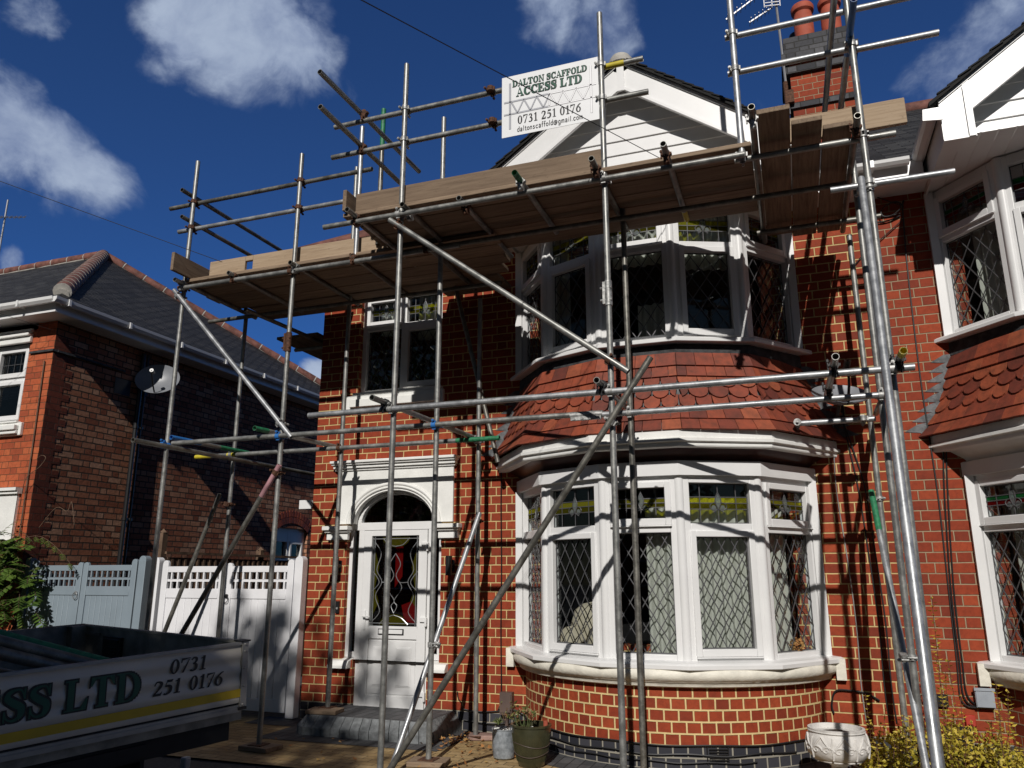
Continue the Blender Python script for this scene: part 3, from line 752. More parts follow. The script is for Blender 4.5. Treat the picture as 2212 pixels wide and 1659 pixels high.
    top = 2.66; xs = [-4.86, a0]+[a0+(a1-a0)*(1-math.cos(math.pi*i/n))/2 for i in range(1, n)]+[a1, -3.42]
    def arch(x): u = (x-xc)/hw2; return zs+rise*math.sqrt(max(0, 1-u*u)) if abs(u) <= 1 else zs
    for a, b in zip(xs, xs[1:]):
        za, zb = arch(a), arch(b)
        mb.add([(a, -.03, za), (b, -.03, zb), (b, -.03, top), (a, -.03, top), (a, .05, za), (b, .05, zb)], [(0, 1, 2, 3), (4, 5, 1, 0)])
    mb.add([(-4.86, -.03, zs), (-4.86, .0, zs), (-4.86, 0, top), (-4.86, -.03, top)], [(0, 1, 2, 3)]); mb.add([(-3.42, -.03, zs), (-3.42, .0, zs), (-3.42, 0, top), (-3.42, -.03, top)], [(0, 1, 2, 3)])
    mb.build('door_surround', 'white_paint', H, smooth=30)
    mb = MB()
    for r_, th in ((.07, .022), (.035, .016)):
        mb.path([(xc+(hw2+r_)*math.cos(R(180-q*6)), -.035, zs+(rise+r_)*math.sin(R(180-q*6))) for q in range(31)], th, 8)
    mb.build('arch_moulding', 'white_paint', H, smooth=60)
    mb = MB(); F = WALL(); 
    for z0_, z1_, d in ((2.655, 2.68, .05), (2.68, 2.715, .075), (2.715, 2.735, .10), (2.735, 2.765, .12)): mb.lbox(F, -4.87-d*.5, -3.42+d*.5, 0, d, z0_, z1_)
    for x0_, x1_ in ((-4.99, -4.66), (-3.61, -3.32)):
        for z0_, z1_, d in ((1.885, 1.965, .05), (1.965, 1.99, .08), (1.99, 2.035, .11)): mb.lbox(F, x0_+(.11-d)*.5, x1_-(.11-d)*.5, 0, d, z0_, z1_)
    bevel(mb.build('door_cornice', 'white_paint', H, smooth=0), .006, 2)
    for x0_, x1_ in ((-4.84, -4.60), (-3.70, -3.455)):
        mb = MB(); mb.prism([(-.09, .535), (-.09, .565), (-.05, .615), (.1, .64), (.1, .535)], lambda u, d, z: Vector((d, u, z)), x0_, x1_); bevel(mb.build('side_sill', 'white_paint', H, smooth=0), .006, 2)
    # door frame, sidelights, fanlight
    FD = lambda u, d, z: Vector((u, .06-d, z))
    mb = MB()
    for a, b, c, d_ in ((-4.72, -4.665, .64, 2.06), (-4.605, -4.535, .12, 2.06), (-3.745, -3.675, .12, 2.06), (-3.615, -3.56, .64, 2.06), (-4.665, -4.605, .64, .70), (-3.675, -3.615, .64, .70)): mb.lbox(FD, a, b, -.06, 0, c, d_)
    mb.lbox(FD, -4.665, -3.615, -.06, .002, 1.99, 2.075); mb.lbox(FD, -4.535, -3.745, -.07, .03, .12, .15)
    for q in range(n):
        a, b = xs[1+q], xs[2+q]; s2 = .93
        pts_ = [(a, arch(a)-.0), (b, arch(b)), (xc+(b-xc)*s2*.97, zs+.01+(arch(b)-zs)*.86), (xc+(a-xc)*s2*.97, zs+.01+(arch(a)-zs)*.86)]
        mb.prism(pts_, FD, -.06, .003)
    fr_ = mb.build('door_frame', 'white_plastic', H, smooth=0); bevel(fr_, .004)
    mb = MB(); mb.lbox(FD, -4.665, -4.605, -.04, -.034, .70, 1.99); mb.lbox(FD, -3.675, -3.615, -.04, -.034, .70, 1.99)
    mb.prism([(xs[1+q], arch(xs[1+q])) for q in range(n+1)], FD, -.04, -.034); mb.build('pane', 'glass', fr_, smooth=0)
    # door leaf with decorative glass
    mb = MB(); gx0, gx1, gz0, gz1 = -4.43, -3.85, .97, 1.925; x0_, x1_ = -4.53, -3.75
    for a, b, c, d_ in ((x0_, gx0, .155, 1.985), (gx1, x1_, .155, 1.985), (gx0, gx1, gz1, 1.985), (gx0, gx1, .84, gz0), (gx0, gx1, .155, .27)): mb.lbox(FD, a, b, -.045, .012, c, d_)
    mb.lbox(FD, gx0, gx1, -.04, -.006, .27, .84)
    mb.lbox(FD, gx0+.012, gx1-.012, -.006, .002, .285, .825)
    for a, b in ((gx0+.06, gx0+.24), (gx1-.24, gx1-.06)):
        for q, dd_ in ((0, .006), (.014, .012), (.03, .008)): mb.lbox(FD, a+q, b-q, .002+q*.01, .002+dd_+q*.05, .36+q, .76-q)
    mb.lbox(FD, gx0-.01, gx0+.0, .012, .018, gz0-.01, gz1+.01); mb.lbox(FD, gx1, gx1+.01, .012, .018, gz0-.01, gz1+.01)
    dr = mb.build('door', 'white_plastic', H, smooth=0); bevel(dr, .004)
    g = MB(); g.lbox(FD, gx0-.005, gx1+.005, -.02, -.012, gz0-.005, gz1+.005); g.build('pane', 'glass', dr, smooth=0)
    ld = MB(); uc = (gx0+gx1)/2; W2 = (gx1-gx0)/2
    for s_ in (-1, 1):
        strip(ld, FD, (uc+s_*(W2-.03), gz0), (uc+s_*(W2-.03), gz1), -.010)
        for pts_ in ([(.9, .93), (.62, .80), (.78, .62), (.55, .48), (.80, .33), (.60, .16), (.9, .05)], [(0, .80), (.22, .68), (.05, .55), (.30, .42), (.0, .28), (.12, .22), (0, .14)],
                     [(0, .88), (.3, .90), (.55, .97)], [(0, .12), (.32, .09), (.6, .02)], [(.55, .48), (.2, .48), (.05, .55)], [(.95, .60), (.66, .48), (.95, .38)]):
            v_ = [(uc+s_*W2*a_, gz0+(gz1-gz0)*b_) for a_, b_ in pts_]; q_ = []
            for i in range(len(v_)-1):
                p0, p1, p2, p3 = v_[max(0, i-1)], v_[i], v_[i+1], v_[min(len(v_)-1, i+2)]
                for tt in range(5):
                    t_ = tt/5; q_.append(tuple(.5*((2*p1[j])+(-p0[j]+p2[j])*t_+(2*p0[j]-5*p1[j]+4*p2[j]-p3[j])*t_*t_+(-p0[j]+3*p1[j]-3*p2[j]+p3[j])*t_**3) for j in (0, 1)))
            q_.append(v_[-1]); ld.path([FD(a_, -.009, b_) for a_, b_ in q_], .0045, 5)
    for z_ in (gz0+.03, gz1-.03): strip(ld, FD, (gx0, z_), (gx1, z_), -.010)
    ld.build('lead_pattern', 'lead_bright', dr, smooth=60)
    for nm, poly, m_ in (('stained_panel', [(uc+.17*math.cos(R(a_)), gz1-.015-.11*abs(math.sin(R(a_)))) for a_ in range(0, 181, 15)], 'glass_olive'),
                         ('stained_panel', [(uc+.17*math.cos(R(a_)), gz0+.015+.11*abs(math.sin(R(a_)))) for a_ in range(0, 181, 15)], 'glass_olive'),
                         ('stained_panel', [(gx1-.03, gz0+.03), (gx1-.16, gz0+.05), (gx1-.20, gz0+.22), (gx1-.08, gz0+.26), (gx1-.03, gz0+.20)], 'glass_red'),
                         ('stained_panel', [(uc+.0, gz0+.40), (uc+.09, gz0+.52), (uc+.09, gz0+.84), (uc+.0, gz0+.84)], 'glass_red')):
        g = MB(); g.prism(poly, FD, -.0118, -.0100); g.build(nm, m_, dr, smooth=0)
    for s_ in (-1, 1):
        g = MB(); g.prism([(uc+s_*(W2-.035), gz0+.12), (uc+s_*(W2-.10), gz0+.25), (uc+s_*(W2-.045), gz0+.40), (uc+s_*(W2-.09), gz0+.62), (uc+s_*(W2-.035), gz0+.80)], FD, -.0118, -.0102); g.build('stained_panel', 'glass_olive', dr, smooth=0)
    mb = MB(); mb.lbox(FD, -4.305, -4.0, .012, .022, .885, .945); mb.build('letterbox', 'black_plastic', dr); mb = MB(); mb.lbox(FD, -4.297, -4.012, .022, .027, .893, .937); bevel(mb.build('letterbox_flap', 'white_plastic', dr), .003)
    mb = MB(); mb.lbox(FD, -4.497, -4.467, .012, .024, .93, 1.13); mb.tube(FD(-4.482, .02, 1.07), FD(-4.482, .065, 1.07), .009, 8); mb.tube(FD(-4.485, .062, 1.07), FD(-4.39, .062, 1.068), .009, 8); mb.lbox(FD, -4.486, -4.478, .024, .0255, .965, .985); mb.build('door_handle', 'white_plastic', dr)
    for z_ in (1.02, 1.80, .28):
        mb = MB(); mb.lbox(FD, -3.81, -3.745, .012, .032, z_, z_+.05); mb.lbox(FD, -3.75, -3.728, .012, .04, z_-.045, z_+.05); bevel(mb.build('hinge', 'white_plastic', dr), .004, 2)
    MIR[0] = False
    return H
P_UP2 = [(-2.65, 0), (-2.22, -.60), (-1.60, -.87), (-.88, -.87), (-.26, -.60), (.17, 0)]
H0 = house(False); H1 = house(True)

# doorstep in front of the house
mb = MB(); out = [(-4.78, -.02), (-4.78, -.66), (-4.66, -.74), (-3.40, -.74), (-3.29, -.66), (-3.29, -.02)]; ins = [(-4.70, -.02), (-4.70, -.60), (-4.62, -.66), (-3.45, -.66), (-3.37, -.60), (-3.37, -.02)]
step = empty('door_step', (-4.04, -.38, 0), 'low block-paved doorstep with weathered grey sloping kerb blocks below the white front door', 'doorstep')
top_ = [(x, y, .170) for x, y in ins]
mb.add(top_, [tuple(range(6))], [[(x, y) for x, y, z in top_]]); mb.build('paved_top', 'paving_grey', step, smooth=0)
mb = MB()
def alongp(pts, step_):
    for a, b in zip(pts, pts[1:]):
        L = math.hypot(b[0]-a[0], b[1]-a[1]); n = max(1, round(L/step_))
        for i in range(n): yield ((a[0]+(b[0]-a[0])*i/n, a[1]+(b[1]-a[1])*i/n), (a[0]+(b[0]-a[0])*(i+1)/n, a[1]+(b[1]-a[1])*(i+1)/n))
so_ = list(alongp(out, .105)); ni = [len(list(alongp(out[i:i+2], .105))) for i in range(5)]; si = []
for i in range(5):
    a, b = ins[i], ins[i+1]; n = ni[i]
    si += [((a[0]+(b[0]-a[0])*k/n, a[1]+(b[1]-a[1])*k/n), (a[0]+(b[0]-a[0])*(k+1)/n, a[1]+(b[1]-a[1])*(k+1)/n)) for k in range(n)]
for (a, b), (c, d) in zip(so_, si):
    g = .03; A_ = (a[0]+(b[0]-a[0])*g, a[1]+(b[1]-a[1])*g); B_ = (b[0]-(b[0]-a[0])*g, b[1]-(b[1]-a[1])*g); C_ = (c[0]+(d[0]-c[0])*g, c[1]+(d[1]-c[1])*g); D_ = (d[0]-(d[0]-c[0])*g, d[1]-(d[1]-c[1])*g)
    vs = [(*A_, 0), (*B_, 0), (*B_, .07), (*A_, .07), (*D_, .172), (*C_, .172), (*D_, 0), (*C_, 0)]
    mb.add(vs, [(0, 1, 2, 3), (3, 2, 4, 5), (0, 3, 5, 7), (1, 6, 4, 2)])
mb.build('kerb_block', 'kerb_grey', step, smooth=0)

# chimney shared by both houses, over the party wall
ch = empty('chimney_stack', (.82, 2.3, 6.3), 'red brick chimney stack with dark blue-brick bands and two terracotta pots', 'chimney')
mb = MB(); mb.box(.44, 1.20, 2.0, 2.85, 6.2, 8.12, uv='wall'); mb.build('stack', 'brick_grey_joint', ch, smooth=0)
bond('brick_dark', .235, .117, .0892, .010, [(0, (.035, .036, .042)), (1, (.12, .12, .13))], (.05, .048, .045), seed=21., bump=.012)
mb = MB()
for z0, z1, d in ((7.42, 7.50, .035), (7.93, 8.03, .05), (8.12, 8.21, .09), (8.21, 8.30, .05), (8.30, 8.47, .05)): mb.box(.44-d, 1.20+d, 2.0-d, 2.85+d, z0, z1+(.0 if z1 < 8.4 else 0), uv='wall')
mb.build('brick_band', 'brick_dark', ch, smooth=0)
for x in (.68, 1.02):
    mb = MB(); mb.lathe([(.0, -.02), (.125, -.02), (.125, .38), (.115, .40), (.115, .44), (.145, .47), (.15, .53), (.135, .56), (.10, .55), (.10, .3), (0, .3)], (x, 2.12, 8.46), 24); mb.build('chimney_pot', 'terracotta', ch)
mb = MB(); mb.lathe([(.0, -.02), (.13, -.02), (.11, .30), (.13, .32), (.10, .42), (.0, .42)], (.60, 2.5, 8.46), 20); mb.build('chimney_pot', 'black_plastic', ch)
# television aerial on the chimney
ae = empty('tv_aerial', (.38, 1.93, 7.3), 'television aerial with long toothed booms on a pole strapped to the chimney', 'aerial')
mb = MB(); mb.tube((.385, 1.93, 7.32), (.345, 1.93, 9.4), .017, 8); mb.build('mast', 'antenna_metal', ae)
def yagi(a, b, n, w, root):
    mb = MB(); a = Vector(a); b = Vector(b); mb.bar(a, b, .018, .018); d = (b-a).normalized(); x = d.cross(Vector((0, 0, 1))).normalized()
    for i in range(n):
        p = a+(b-a)*(i+.3)/n; mb.tube(p-x*w, p+x*w, .005, 5)
        mb.tube(p-x*w*.6+Vector((0, 0, .05)), p+x*w*.6-Vector((0, 0, .05)), .004, 5)
    mb.build('boom', 'antenna_metal', root)
yagi((-.31, 1.95, 8.97), (.20, 2.02, 9.33), 8, .09, ae); yagi((-.01, 1.95, 8.84), (.30, 2.0, 9.03), 6, .09, ae)
mb = MB()
for k in range(4): mb.bar((.20+.0*k, 1.9, 9.0+.05*k), (.40, 1.9, 8.97+.05*k), .012, .012)
mb.bar((.20, 1.9, 8.98), (.20, 1.9, 9.18), .012, .012); mb.bar((.30, 1.9, 8.97), (.30, 1.9, 9.17), .012, .012); mb.bar((.40, 1.9, 8.95), (.40, 1.9, 9.15), .012, .012); mb.build('reflector_grid', 'sign_grey', ae)
mb = MB(); mb.box(.36, .46, 1.90, 2.0, 7.48, 7.66); mb.tube((.37, 1.93, 7.42), (.37, 1.93, 7.8), .03, 8); mb.build('bracket', 'rust', ae)

# ------------------------------------------------------------------ neighbour on the left
NX, NY = -9.5, -.13
N = empty('brick_house', (-12.5, 4, 0), 'neighbouring brick house on the left with slate hipped roof and shaded side wall', 'house')
mb = MB()
holes_wall(mb, -18, NX, -.3, 5.0, [(-12.3, -9.97, 3.55, 4.9), (-12.0, -10.25, .0, 2.55)], y=NY)
mb.build('front_wall', 'brick_fine', N, smooth=0)
FS = lambda u, d, z: Vector((NX+d, u, z))
mb = MB(); holes_wall(mb, NY, 8.2, -.3, 5.0, [(5.08, 6.2, 1.1, 2.42)], F=FS)
mb.add([(-18, 8.2, -.3), (NX, 8.2, -.3), (NX, 8.2, 5), (-18, 8.2, 5)], [(0, 1, 2, 3)], [[(-18, 0), (NX, 0), (NX, 5), (-18, 5)]]); mb.build('side_wall', 'brick_common', N, smooth=0)
mb = MB(); mb.box(-17.9, NX-.3, 3.0, 3.1, 0, 4.9); mb.box(-17.9, NX-.3, .15, 8, 2.6, 2.75); mb.box(NX-1.6, NX-1.5, 3.1, 8, 0, 2.55); mb.build('interior_partition', 'interior_wall', N, smooth=0)
mb = MB(); mb.prism([(NY+.0, -.3), (NY+.0, 4.6), (NY+.12, 4.6), (NY+.12, -.3)], lambda u, d, z: Vector((NX+d, u, z)), .001, .003); 
bond('quoin', .235, .117, .0885, .005, [(0, (.10, .028, .018)), (1, (.20, .05, .028))], (.05, .03, .02), seed=30.)
mb = MB()
for k in range(58):
    z = k*.0885-.2; l = .22 if k % 2 else .34
    if z < 4.75: mb.add([(NX+.004, NY, z), (NX+.004, NY+l, z), (NX+.004, NY+l, z+.0885), (NX+.004, NY, z+.0885)], [(0, 1, 2, 3)], [[(0, z), (l, z), (l, z+.0885), (0, z+.0885)]])
mb.build('corner_bricks', 'quoin', N, smooth=0)
mb = MB(); mb.box(-9.93, NX+.02, NY-.03, NY+.05, 4.53, 4.56); mb.box(NX-.1, NX+.03, NY+.05, 1.1, 4.53, 4.56); mb.build('string_course', 'flashing', N)
xe, ye, ze, k_ = -9.17, -.46, 5.16, .70; yb = 8.0; ym = (ye+yb)/2; zr = ze+k_*(ym-ye); xa = xe-(ym-ye); Lr = math.hypot(ym-ye, zr-ze)
mb = MB(); mb.add([(-20, ye, ze), (xe, ye, ze), (xa, ym, zr), (-20, ym, zr)], [(0, 1, 2, 3)], [[(-20, 0), (xe, 0), (xa, Lr), (-20, Lr)]]); mb.build('roof', 'slate', N, smooth=0)
mb = MB(); mb.add([(xe, ye, ze), (xe, yb, ze), (xa, ym, zr)], [(0, 1, 2)], [[(ye, 0), (yb, 0), (ym, Lr)]])
mb.add([(xe, yb, ze), (-20, yb, ze), (-20, ym, zr), (xa, ym, zr)], [(0, 1, 2, 3)], [[(xe, 0), (-20, 0), (-20, Lr), (xa, Lr)]]); mb.build('roof', 'slate_fine', N, smooth=0)
def ridge_run(a, b, r_, step_, root):
    a = Vector(a); b = Vector(b); L = (b-a).length; n = int(L/step_); d = (b-a)/n; mb = MB(); jn = MB()
    for i in range(n):
        p = a+d*i; mb.tube(p+d*.03, p+d*.97, r_*(1+.03*((i*5) % 3)), 14, r1=r_*.96); jn.tube(p-d*.022, p+d*.022, r_*1.01, 14)
    mb.build('ridge_tile', 'ridge_clay', root); 
    jn.tube(a+Vector((0, 0, -.055)), b+Vector((0, 0, -.055)), r_*.80, 10); jn.build('mortar_bedding', 'mortar_white', root)
ridge_run((xe-.32, ye+.32, ze+.25), (xa, ym, zr+.02), .12, .30, N); ridge_run((xe-.1, yb-.1, ze+.1), (xa, ym, zr+.02), .10, .45, N); ridge_run((-20, ym, zr+.02), (xa, ym, zr+.02), .10, .45, N)
mb = MB(); mb.box(-20, xe-.04, ye+.04, NY+.0, 4.98, 5.0); mb.box(-20, xe-.04, ye+.02, ye+.04, 4.98, 5.15); mb.build('fascia', 'white_plastic', N, smooth=0)
mb = MB(); mb.box(NX, xe-.04, ye+.04, yb, 4.975, 4.995); mb.box(xe-.04, xe-.02, ye+.02, yb, 4.98, 5.15); mb.build('fascia', 'white_plastic', N, smooth=0)
gp = [(-.055, 0), (-.05, -.05), (-.01, -.075), (.03, -.075), (.06, -.04), (.065, .0), (.05, 0), (-.045, 0)]
mb = MB(); mb.prism(gp, lambda u, d, z: Vector((d, ye-.05-u, 5.15+z)), -20, xe+.05)
mb.prism(gp, lambda u, d, z: Vector((xe+.05+u, d, 5.15+z)), ye-.09, yb)
for i in range(8):
    y_ = ye+.1+i*1.05; mb.box(xe-.01, xe+.125, y_, y_+.035, 5.068, 5.158)
for i in range(8): mb.box(xe-.6-i*.8, xe-.565-i*.8, ye-.125, ye+.01, 5.068, 5.158)
mb.build('gutter', 'white_plastic', N, smooth=30)
FN = WALL(NY)
mb = MB(); mb.lbox(FN, -12.5, -9.86, -.2, .0, 4.88, 5.0)
for z0, z1, d in ((4.86, 4.90, .05), (4.79, 4.83, .09), (4.70, 4.79, .05)): mb.lbox(FN, -12.5, -9.93, 0, d, z0, z1)
bevel(mb.build('lintel', 'white_paint', N, smooth=0), .01, 2)
window(N, lambda u, d, z: Vector((u, NY+.06-d, z)), -12.3, -9.98, 3.55, 4.71,
       [(-12.2, -11.7, [(3.63, 4.25, True, None), (4.33, 4.63, True, 'grid')]), (-11.6, -10.72, [(3.63, 4.25, False, None), (4.33, 4.63, False, 'grid')]), (-10.62, -10.06, [(3.63, 4.16, True, None), (4.25, 4.64, True, 'grid')])])
mb = MB(); mb.lbox(FN, -12.5, -9.84, 0, .05, 3.36, 3.54)
for z0, z1, d in ((3.38, 3.43, .09), (3.43, 3.50, .12)): mb.lbox(FN, -12.4, -9.88, .05, d, z0, z1)
mb.lbox(FN, -12.4, -9.92, -.06, .07, 3.54, 3.565); bevel(mb.build('window_sill', 'white_paint', N, smooth=0), .01, 2)
mb = MB(); xc, hw2, zs, rise = -10.95, .85, 1.95, .42
xs = [-12.2]+[xc-hw2*math.cos(math.pi*i/24) for i in range(25)]+[-9.72]
fa = lambda x: zs+rise*math.sqrt(max(0, 1-((x-xc)/hw2)**2)) if abs(x-xc) <= hw2 else 1.95
for a, b in zip(xs, xs[1:]): mb.add([(a, NY-.03, fa(a)), (b, NY-.03, fa(b)), (b, NY-.03, 2.58), (a, NY-.03, 2.58), (a, NY+.2, fa(a)), (b, NY+.2, fa(b))], [(0, 1, 2, 3), (4, 5, 1, 0)])
mb.lbox(FN, -9.73, -9.72, 0, .03, 1.95, 2.58)
for z0, z1, d in ((2.56, 2.60, .07), (2.60, 2.64, .10)): mb.lbox(FN, -12.3, -9.69, 0, d, z0, z1)
for z0, z1, d in ((1.80, 1.88, .05), (1.88, 1.95, .10)): mb.lbox(FN, -10.12, -9.66, 0, d, z0, z1)
mb.build('door_surround', 'white_paint', N, smooth=30)
mb = MB(); mb.lbox(FN, -9.835, -9.665, .0, .02, 1.62, 1.70); mb.prism([(-9.75+.06*math.cos(R(a)), 1.70+.07*math.sin(R(a))) for a in range(0, 181, 20)], FN, 0, .02); mb.build('plaque', 'sign_pale', N, smooth=0)
# side window with arch
mb = MB()
for r_ in (0, 1):
    for i in range(15):
        a0, a1 = -.62+1.24*i/15+.01*r_, -.62+1.24*(i+1)/15-.012; yc, zc, rr = 5.64, 1.60, .92+.13*r_
        ps = [(yc+rr*math.sin(a0), zc+rr*math.cos(a0)), (yc+rr*math.sin(a1), zc+rr*math.cos(a1)), (yc+(rr+.118)*math.sin(a1), zc+(rr+.118)*math.cos(a1)), (yc+(rr+.118)*math.sin(a0), zc+(rr+.118)*math.cos(a0))]
        mb.prism(ps, FS, .0, .012, (random.random(), random.random()))
mb.build('window_arch', 'tile', N, smooth=0)
window(N, lambda u, d, z: Vector((NX-.08+d, u, z)), 5.08, 6.2, 1.1, 2.42, [(5.16, 5.62, [(1.2, 1.72, True, None), (1.82, 2.15, False, None)]), (5.72, 6.12, [(1.2, 1.72, False, None), (1.82, 2.15, True, None)])])
for yy in (1.38, 1.47):
    mb = MB(); mb.tube((NX+.06, yy, -.1), (NX+.06, yy, 4.9), .034 if yy < 1.4 else .02, 10)
    for z in (.9, 2.3, 3.7): mb.tube((NX+.06, yy, z), (NX+.06, yy, z+.04), .045, 10)
    mb.build('downpipe', 'black_plastic', N)
mb = MB(); mb.box(NX-.01, NX+.006, .95, 1.25, 4.18, 4.42); mb.build('vent_grille', 'black_plastic', N)
def dish(loc, aim, rw, rh, label, arm):
    o = empty('satellite_dish', loc, label, 'satellite dish'); q = Vector(aim).normalized().to_track_quat('Z', 'Y'); mb = MB(); rows = []
    for k in range(9):
        r_ = k/8; rows.append([Vector(loc)+q @ Vector((rw*r_*math.cos(2*math.pi*i/32), rh*r_*math.sin(2*math.pi*i/32), .09*r_*r_)) for i in range(32)])
    for k in range(8, -1, -1):
        r_ = k/8; rows.append([Vector(loc)+q @ Vector((rw*(r_)*math.cos(2*math.pi*i/32), rh*r_*math.sin(2*math.pi*i/32), .09*r_*r_-.008)) for i in range(32)])
    mb.loft(rows, close=True); mb.build('reflector', 'dish_grey', o)
    mb = MB(); p = Vector(loc)+q @ Vector((0, -rh*.95, .06)); l = Vector(loc)+q @ Vector((0, -rh*.25, .42)); mb.path([p, p+(l-p)*.5+q @ Vector((0, -.03, 0)), l], .012, 6); mb.tube(l, l+(Vector(loc)-l).normalized()*.09, .03, 10); mb.build('lnb_arm', 'black_plastic', o)
    mb = MB(); mb.path([Vector(loc), Vector(loc)-q @ Vector((0, 0, .12)), arm], .02, 8); mb.box(arm[0]-.02, arm[0]+.02, arm[1]-.06, arm[1]+.06, arm[2]-.09, arm[2]+.09); mb.build('wall_bracket', 'black_plastic', o)
dish((-9.2, 1.50, 4.45), (.55, -1, .42), .33, .27, 'grey satellite dish on the shaded side wall of the left neighbour', (-9.48, 1.5, 4.35))
dish((.47, -.33, 3.00), (.25, -.8, 1.15), .25, .20, 'grey satellite dish tucked behind the scaffold right of the tiled bay skirt', (.50, -.03, 2.95))
fa_ = empty('far_aerial', (-16.6, 3.77, 7.9), 'small television aerial at the left edge of the sky', 'aerial'); mb = MB(); mb.tube((-16.62, 3.77, 7.9), (-16.62, 3.77, 10.0), .02, 8); mb.build('mast', 'antenna_metal', fa_)
yagi((-16.66, 3.3, 9.35), (-16.55, 4.2, 9.75), 9, .16, fa_)

# ------------------------------------------------------------------ scaffold
SC = empty('scaffold', (-2.7, -1.4, 0), 'galvanised tube scaffold standing across the front of the brick house', 'scaffold')
TR = .0242
def T(name, a, b, m='tube', bands=()):
    mb = MB(); mb.tube(a, b, TR, 14, hollow=.0205); o = mb.build(name, m, SC, smooth=40)
    a = Vector(a); b = Vector(b)
    for f0, f1, mm in bands:
        k = MB(); k.tube(a+(b-a)*f0, a+(b-a)*f1, TR+.0008, 14, hollow=.0204); k.build('paint_band', mm, o, smooth=40)
    return o
def coupler(p, a, b, m='zinc', gap=None):
    "double coupler: one band round a tube along a at p, one round the tube beside it along b"
    p = Vector(p); a = Vector(a).normalized(); b = Vector(b).normalized(); side = Vector(gap).normalized() if gap else a.cross(b).normalized()
    q = p+side*.052; mb = MB()
    for c, ax, s_ in ((p, a, side), (q, b, -side)):
        mb.tube(c-ax*.021, c+ax*.021, .0315, 14)
        e = ax.cross(s_); 
        for k in (1, -1):
            mb.bar(c+e*k*.030-ax*.017, c+e*k*.030+ax*.017, .02, .016, up=s_)
        bp = c+e*.040; mb.tube(bp-s_*.045, bp+s_*.03, .0065, 6); mb.tube(bp-s_*.040, bp-s_*.024, .012, 6)
    mb.bar(p+side*.02, q-side*.02, .034, .034, up=a); mb.build('coupler', m, SC, smooth=40)
YO, YM, YB = -2.10, -1.42, -.45
Z = Vector((0, 0, 1)); X = Vector((1, 0, 0)); Y = Vector((0, 1, 0))
CM = ['zinc', 'rust', 'zinc', 'rust', 'zinc', 'rust', 'rust']; ci = [0]
def cm(): ci[0] += 1; return CM[ci[0] % 7]
# standards
ST = [(-6.05, YM, .0, 6.08, 'tube'), (-4.64, YM, .04, 5.89, 'tube'), (-3.91, YM, 4.60, 6.06, 'tube_new'), (-2.97, YM, .03, 5.96, 'tube'), (-1.20, YM, .03, 4.72, 'tube_old'), (.69, YM, .0, 4.75, 'tube'),
      (-3.04, YO, .0, 6.12, 'tube'), (-1.205, YO, .0, 6.16, 'tube'), (.70, YO, .0, 5.93, 'tube'), (-.14, YO, 4.54, 6.9, 'tube_new'),
      (-6.0, YB, .0, 4.50, 'tube'), (-4.57, YB, .19, 6.24, 'tube'), (-2.985, YB+.07, .03, 4.40, 'tube'), (.70, YB+.05, .0, 4.55, 'tube')]
for x, y, a, b, m in ST: T('standard', (x, y, a), (x, y, b), m)
T('standard', (-3.70, YM+.06, 4.72), (-3.70, YM+.06, 6.26), 'tube_old', [(.70, 1, 'green_paint')])
T('raker', (.47, -3.86, -.02), (.645, -2.17, 4.22), 'tube_new')
# lower lift ledgers
def led(name, x0, x1, y, z, m='tube', bands=(), xs=None, side=-1, cup=True):
    T(name, (x0, y, z), (x1, y, z), m, bands)
E_ = .052
led('ledger', -5.93, -1.48, YM-E_, 2.815, 'tube'); led('ledger', -1.66, .80, YM-E_, 2.80, 'tube_new')
led('ledger', -3.83, .83, YO-E_, 2.828, 'tube_new')
led('ledger', -6.50, -2.71, YB-E_, 2.84, 'tube', [(.0, .06, 'yellow_paint'), (.12, .15, 'yellow_paint'), (.875, 1, 'green_paint')])
mb = MB(); mb.tube((-1.70, YM-E_, 2.807), (-1.42, YM-E_, 2.807), .031, 12); mb.bar((-1.69, YM-E_-.02, 2.775), (-1.43, YM-E_-.02, 2.775), .03, .03); 
for x in (-1.66, -1.59, -1.52, -1.45): mb.tube((x, YM-E_-.05, 2.77), (x, YM-E_+.0, 2.77), .012, 8)
mb.build('sleeve_coupler', 'zinc', SC)
# platform ledgers
led('ledger', -6.0, -2.75, YM-E_, 4.525, 'tube'); led('ledger', -3.4, .62, YM-E_, 4.54, 'tube_old')
led('ledger', -3.80, -.12, YO-E_, 4.572, 'tube'); led('ledger', -.2, .92, YO+E_, 4.59, 'tube')
led('ledger', -6.5, -2.7, YB-E_, 4.50, 'tube_old'); led('ledger', .45, 1.25, YO+E_, 4.222, 'tube_new'); led('ledger', -.1, .95, -.62, 4.60, 'tube_old'); pass
# guard rails
led('guard_rail', -6.43, -3.80, YM+E_, 5.58, 'tube_old'); led('guard_rail', -6.27, -3.78, YM+E_, 5.267, 'tube_new')
led('guard_rail', -3.82, -1.6, YO+E_, 5.66, 'tube'); led('guard_rail', -3.83, -1.6, YO+E_, 5.34, 'tube')
led('guard_rail', -1.5, -.86, YO+E_, 5.665, 'tube', [(.3, .75, 'yellow_paint')]); led('guard_rail', -1.5, -.83, YO+E_, 5.345, 'tube')
led('guard_rail', -.20, 1.45, YO-E_+.1, 5.68, 'tube_new'); led('guard_rail', -.20, .68, YO+E_, 5.352, 'tube_new'); led('guard_rail', .70, 1.285, YO+E_, 5.335, 'tube_new')
T('guard_rail', (-3.55, -2.72, 5.745), (-3.50, -.90, 5.74), 'tube'); T('guard_rail', (-3.52, -2.72, 5.395), (-3.50, -.90, 5.40), 'tube')
T('guard_rail', (-6.10, -1.56, 5.665), (-6.12, 1.0, 5.70), 'tube_old'); T('guard_rail', (-6.10, -1.52, 5.36), (-6.12, .9, 5.40), 'tube_old')
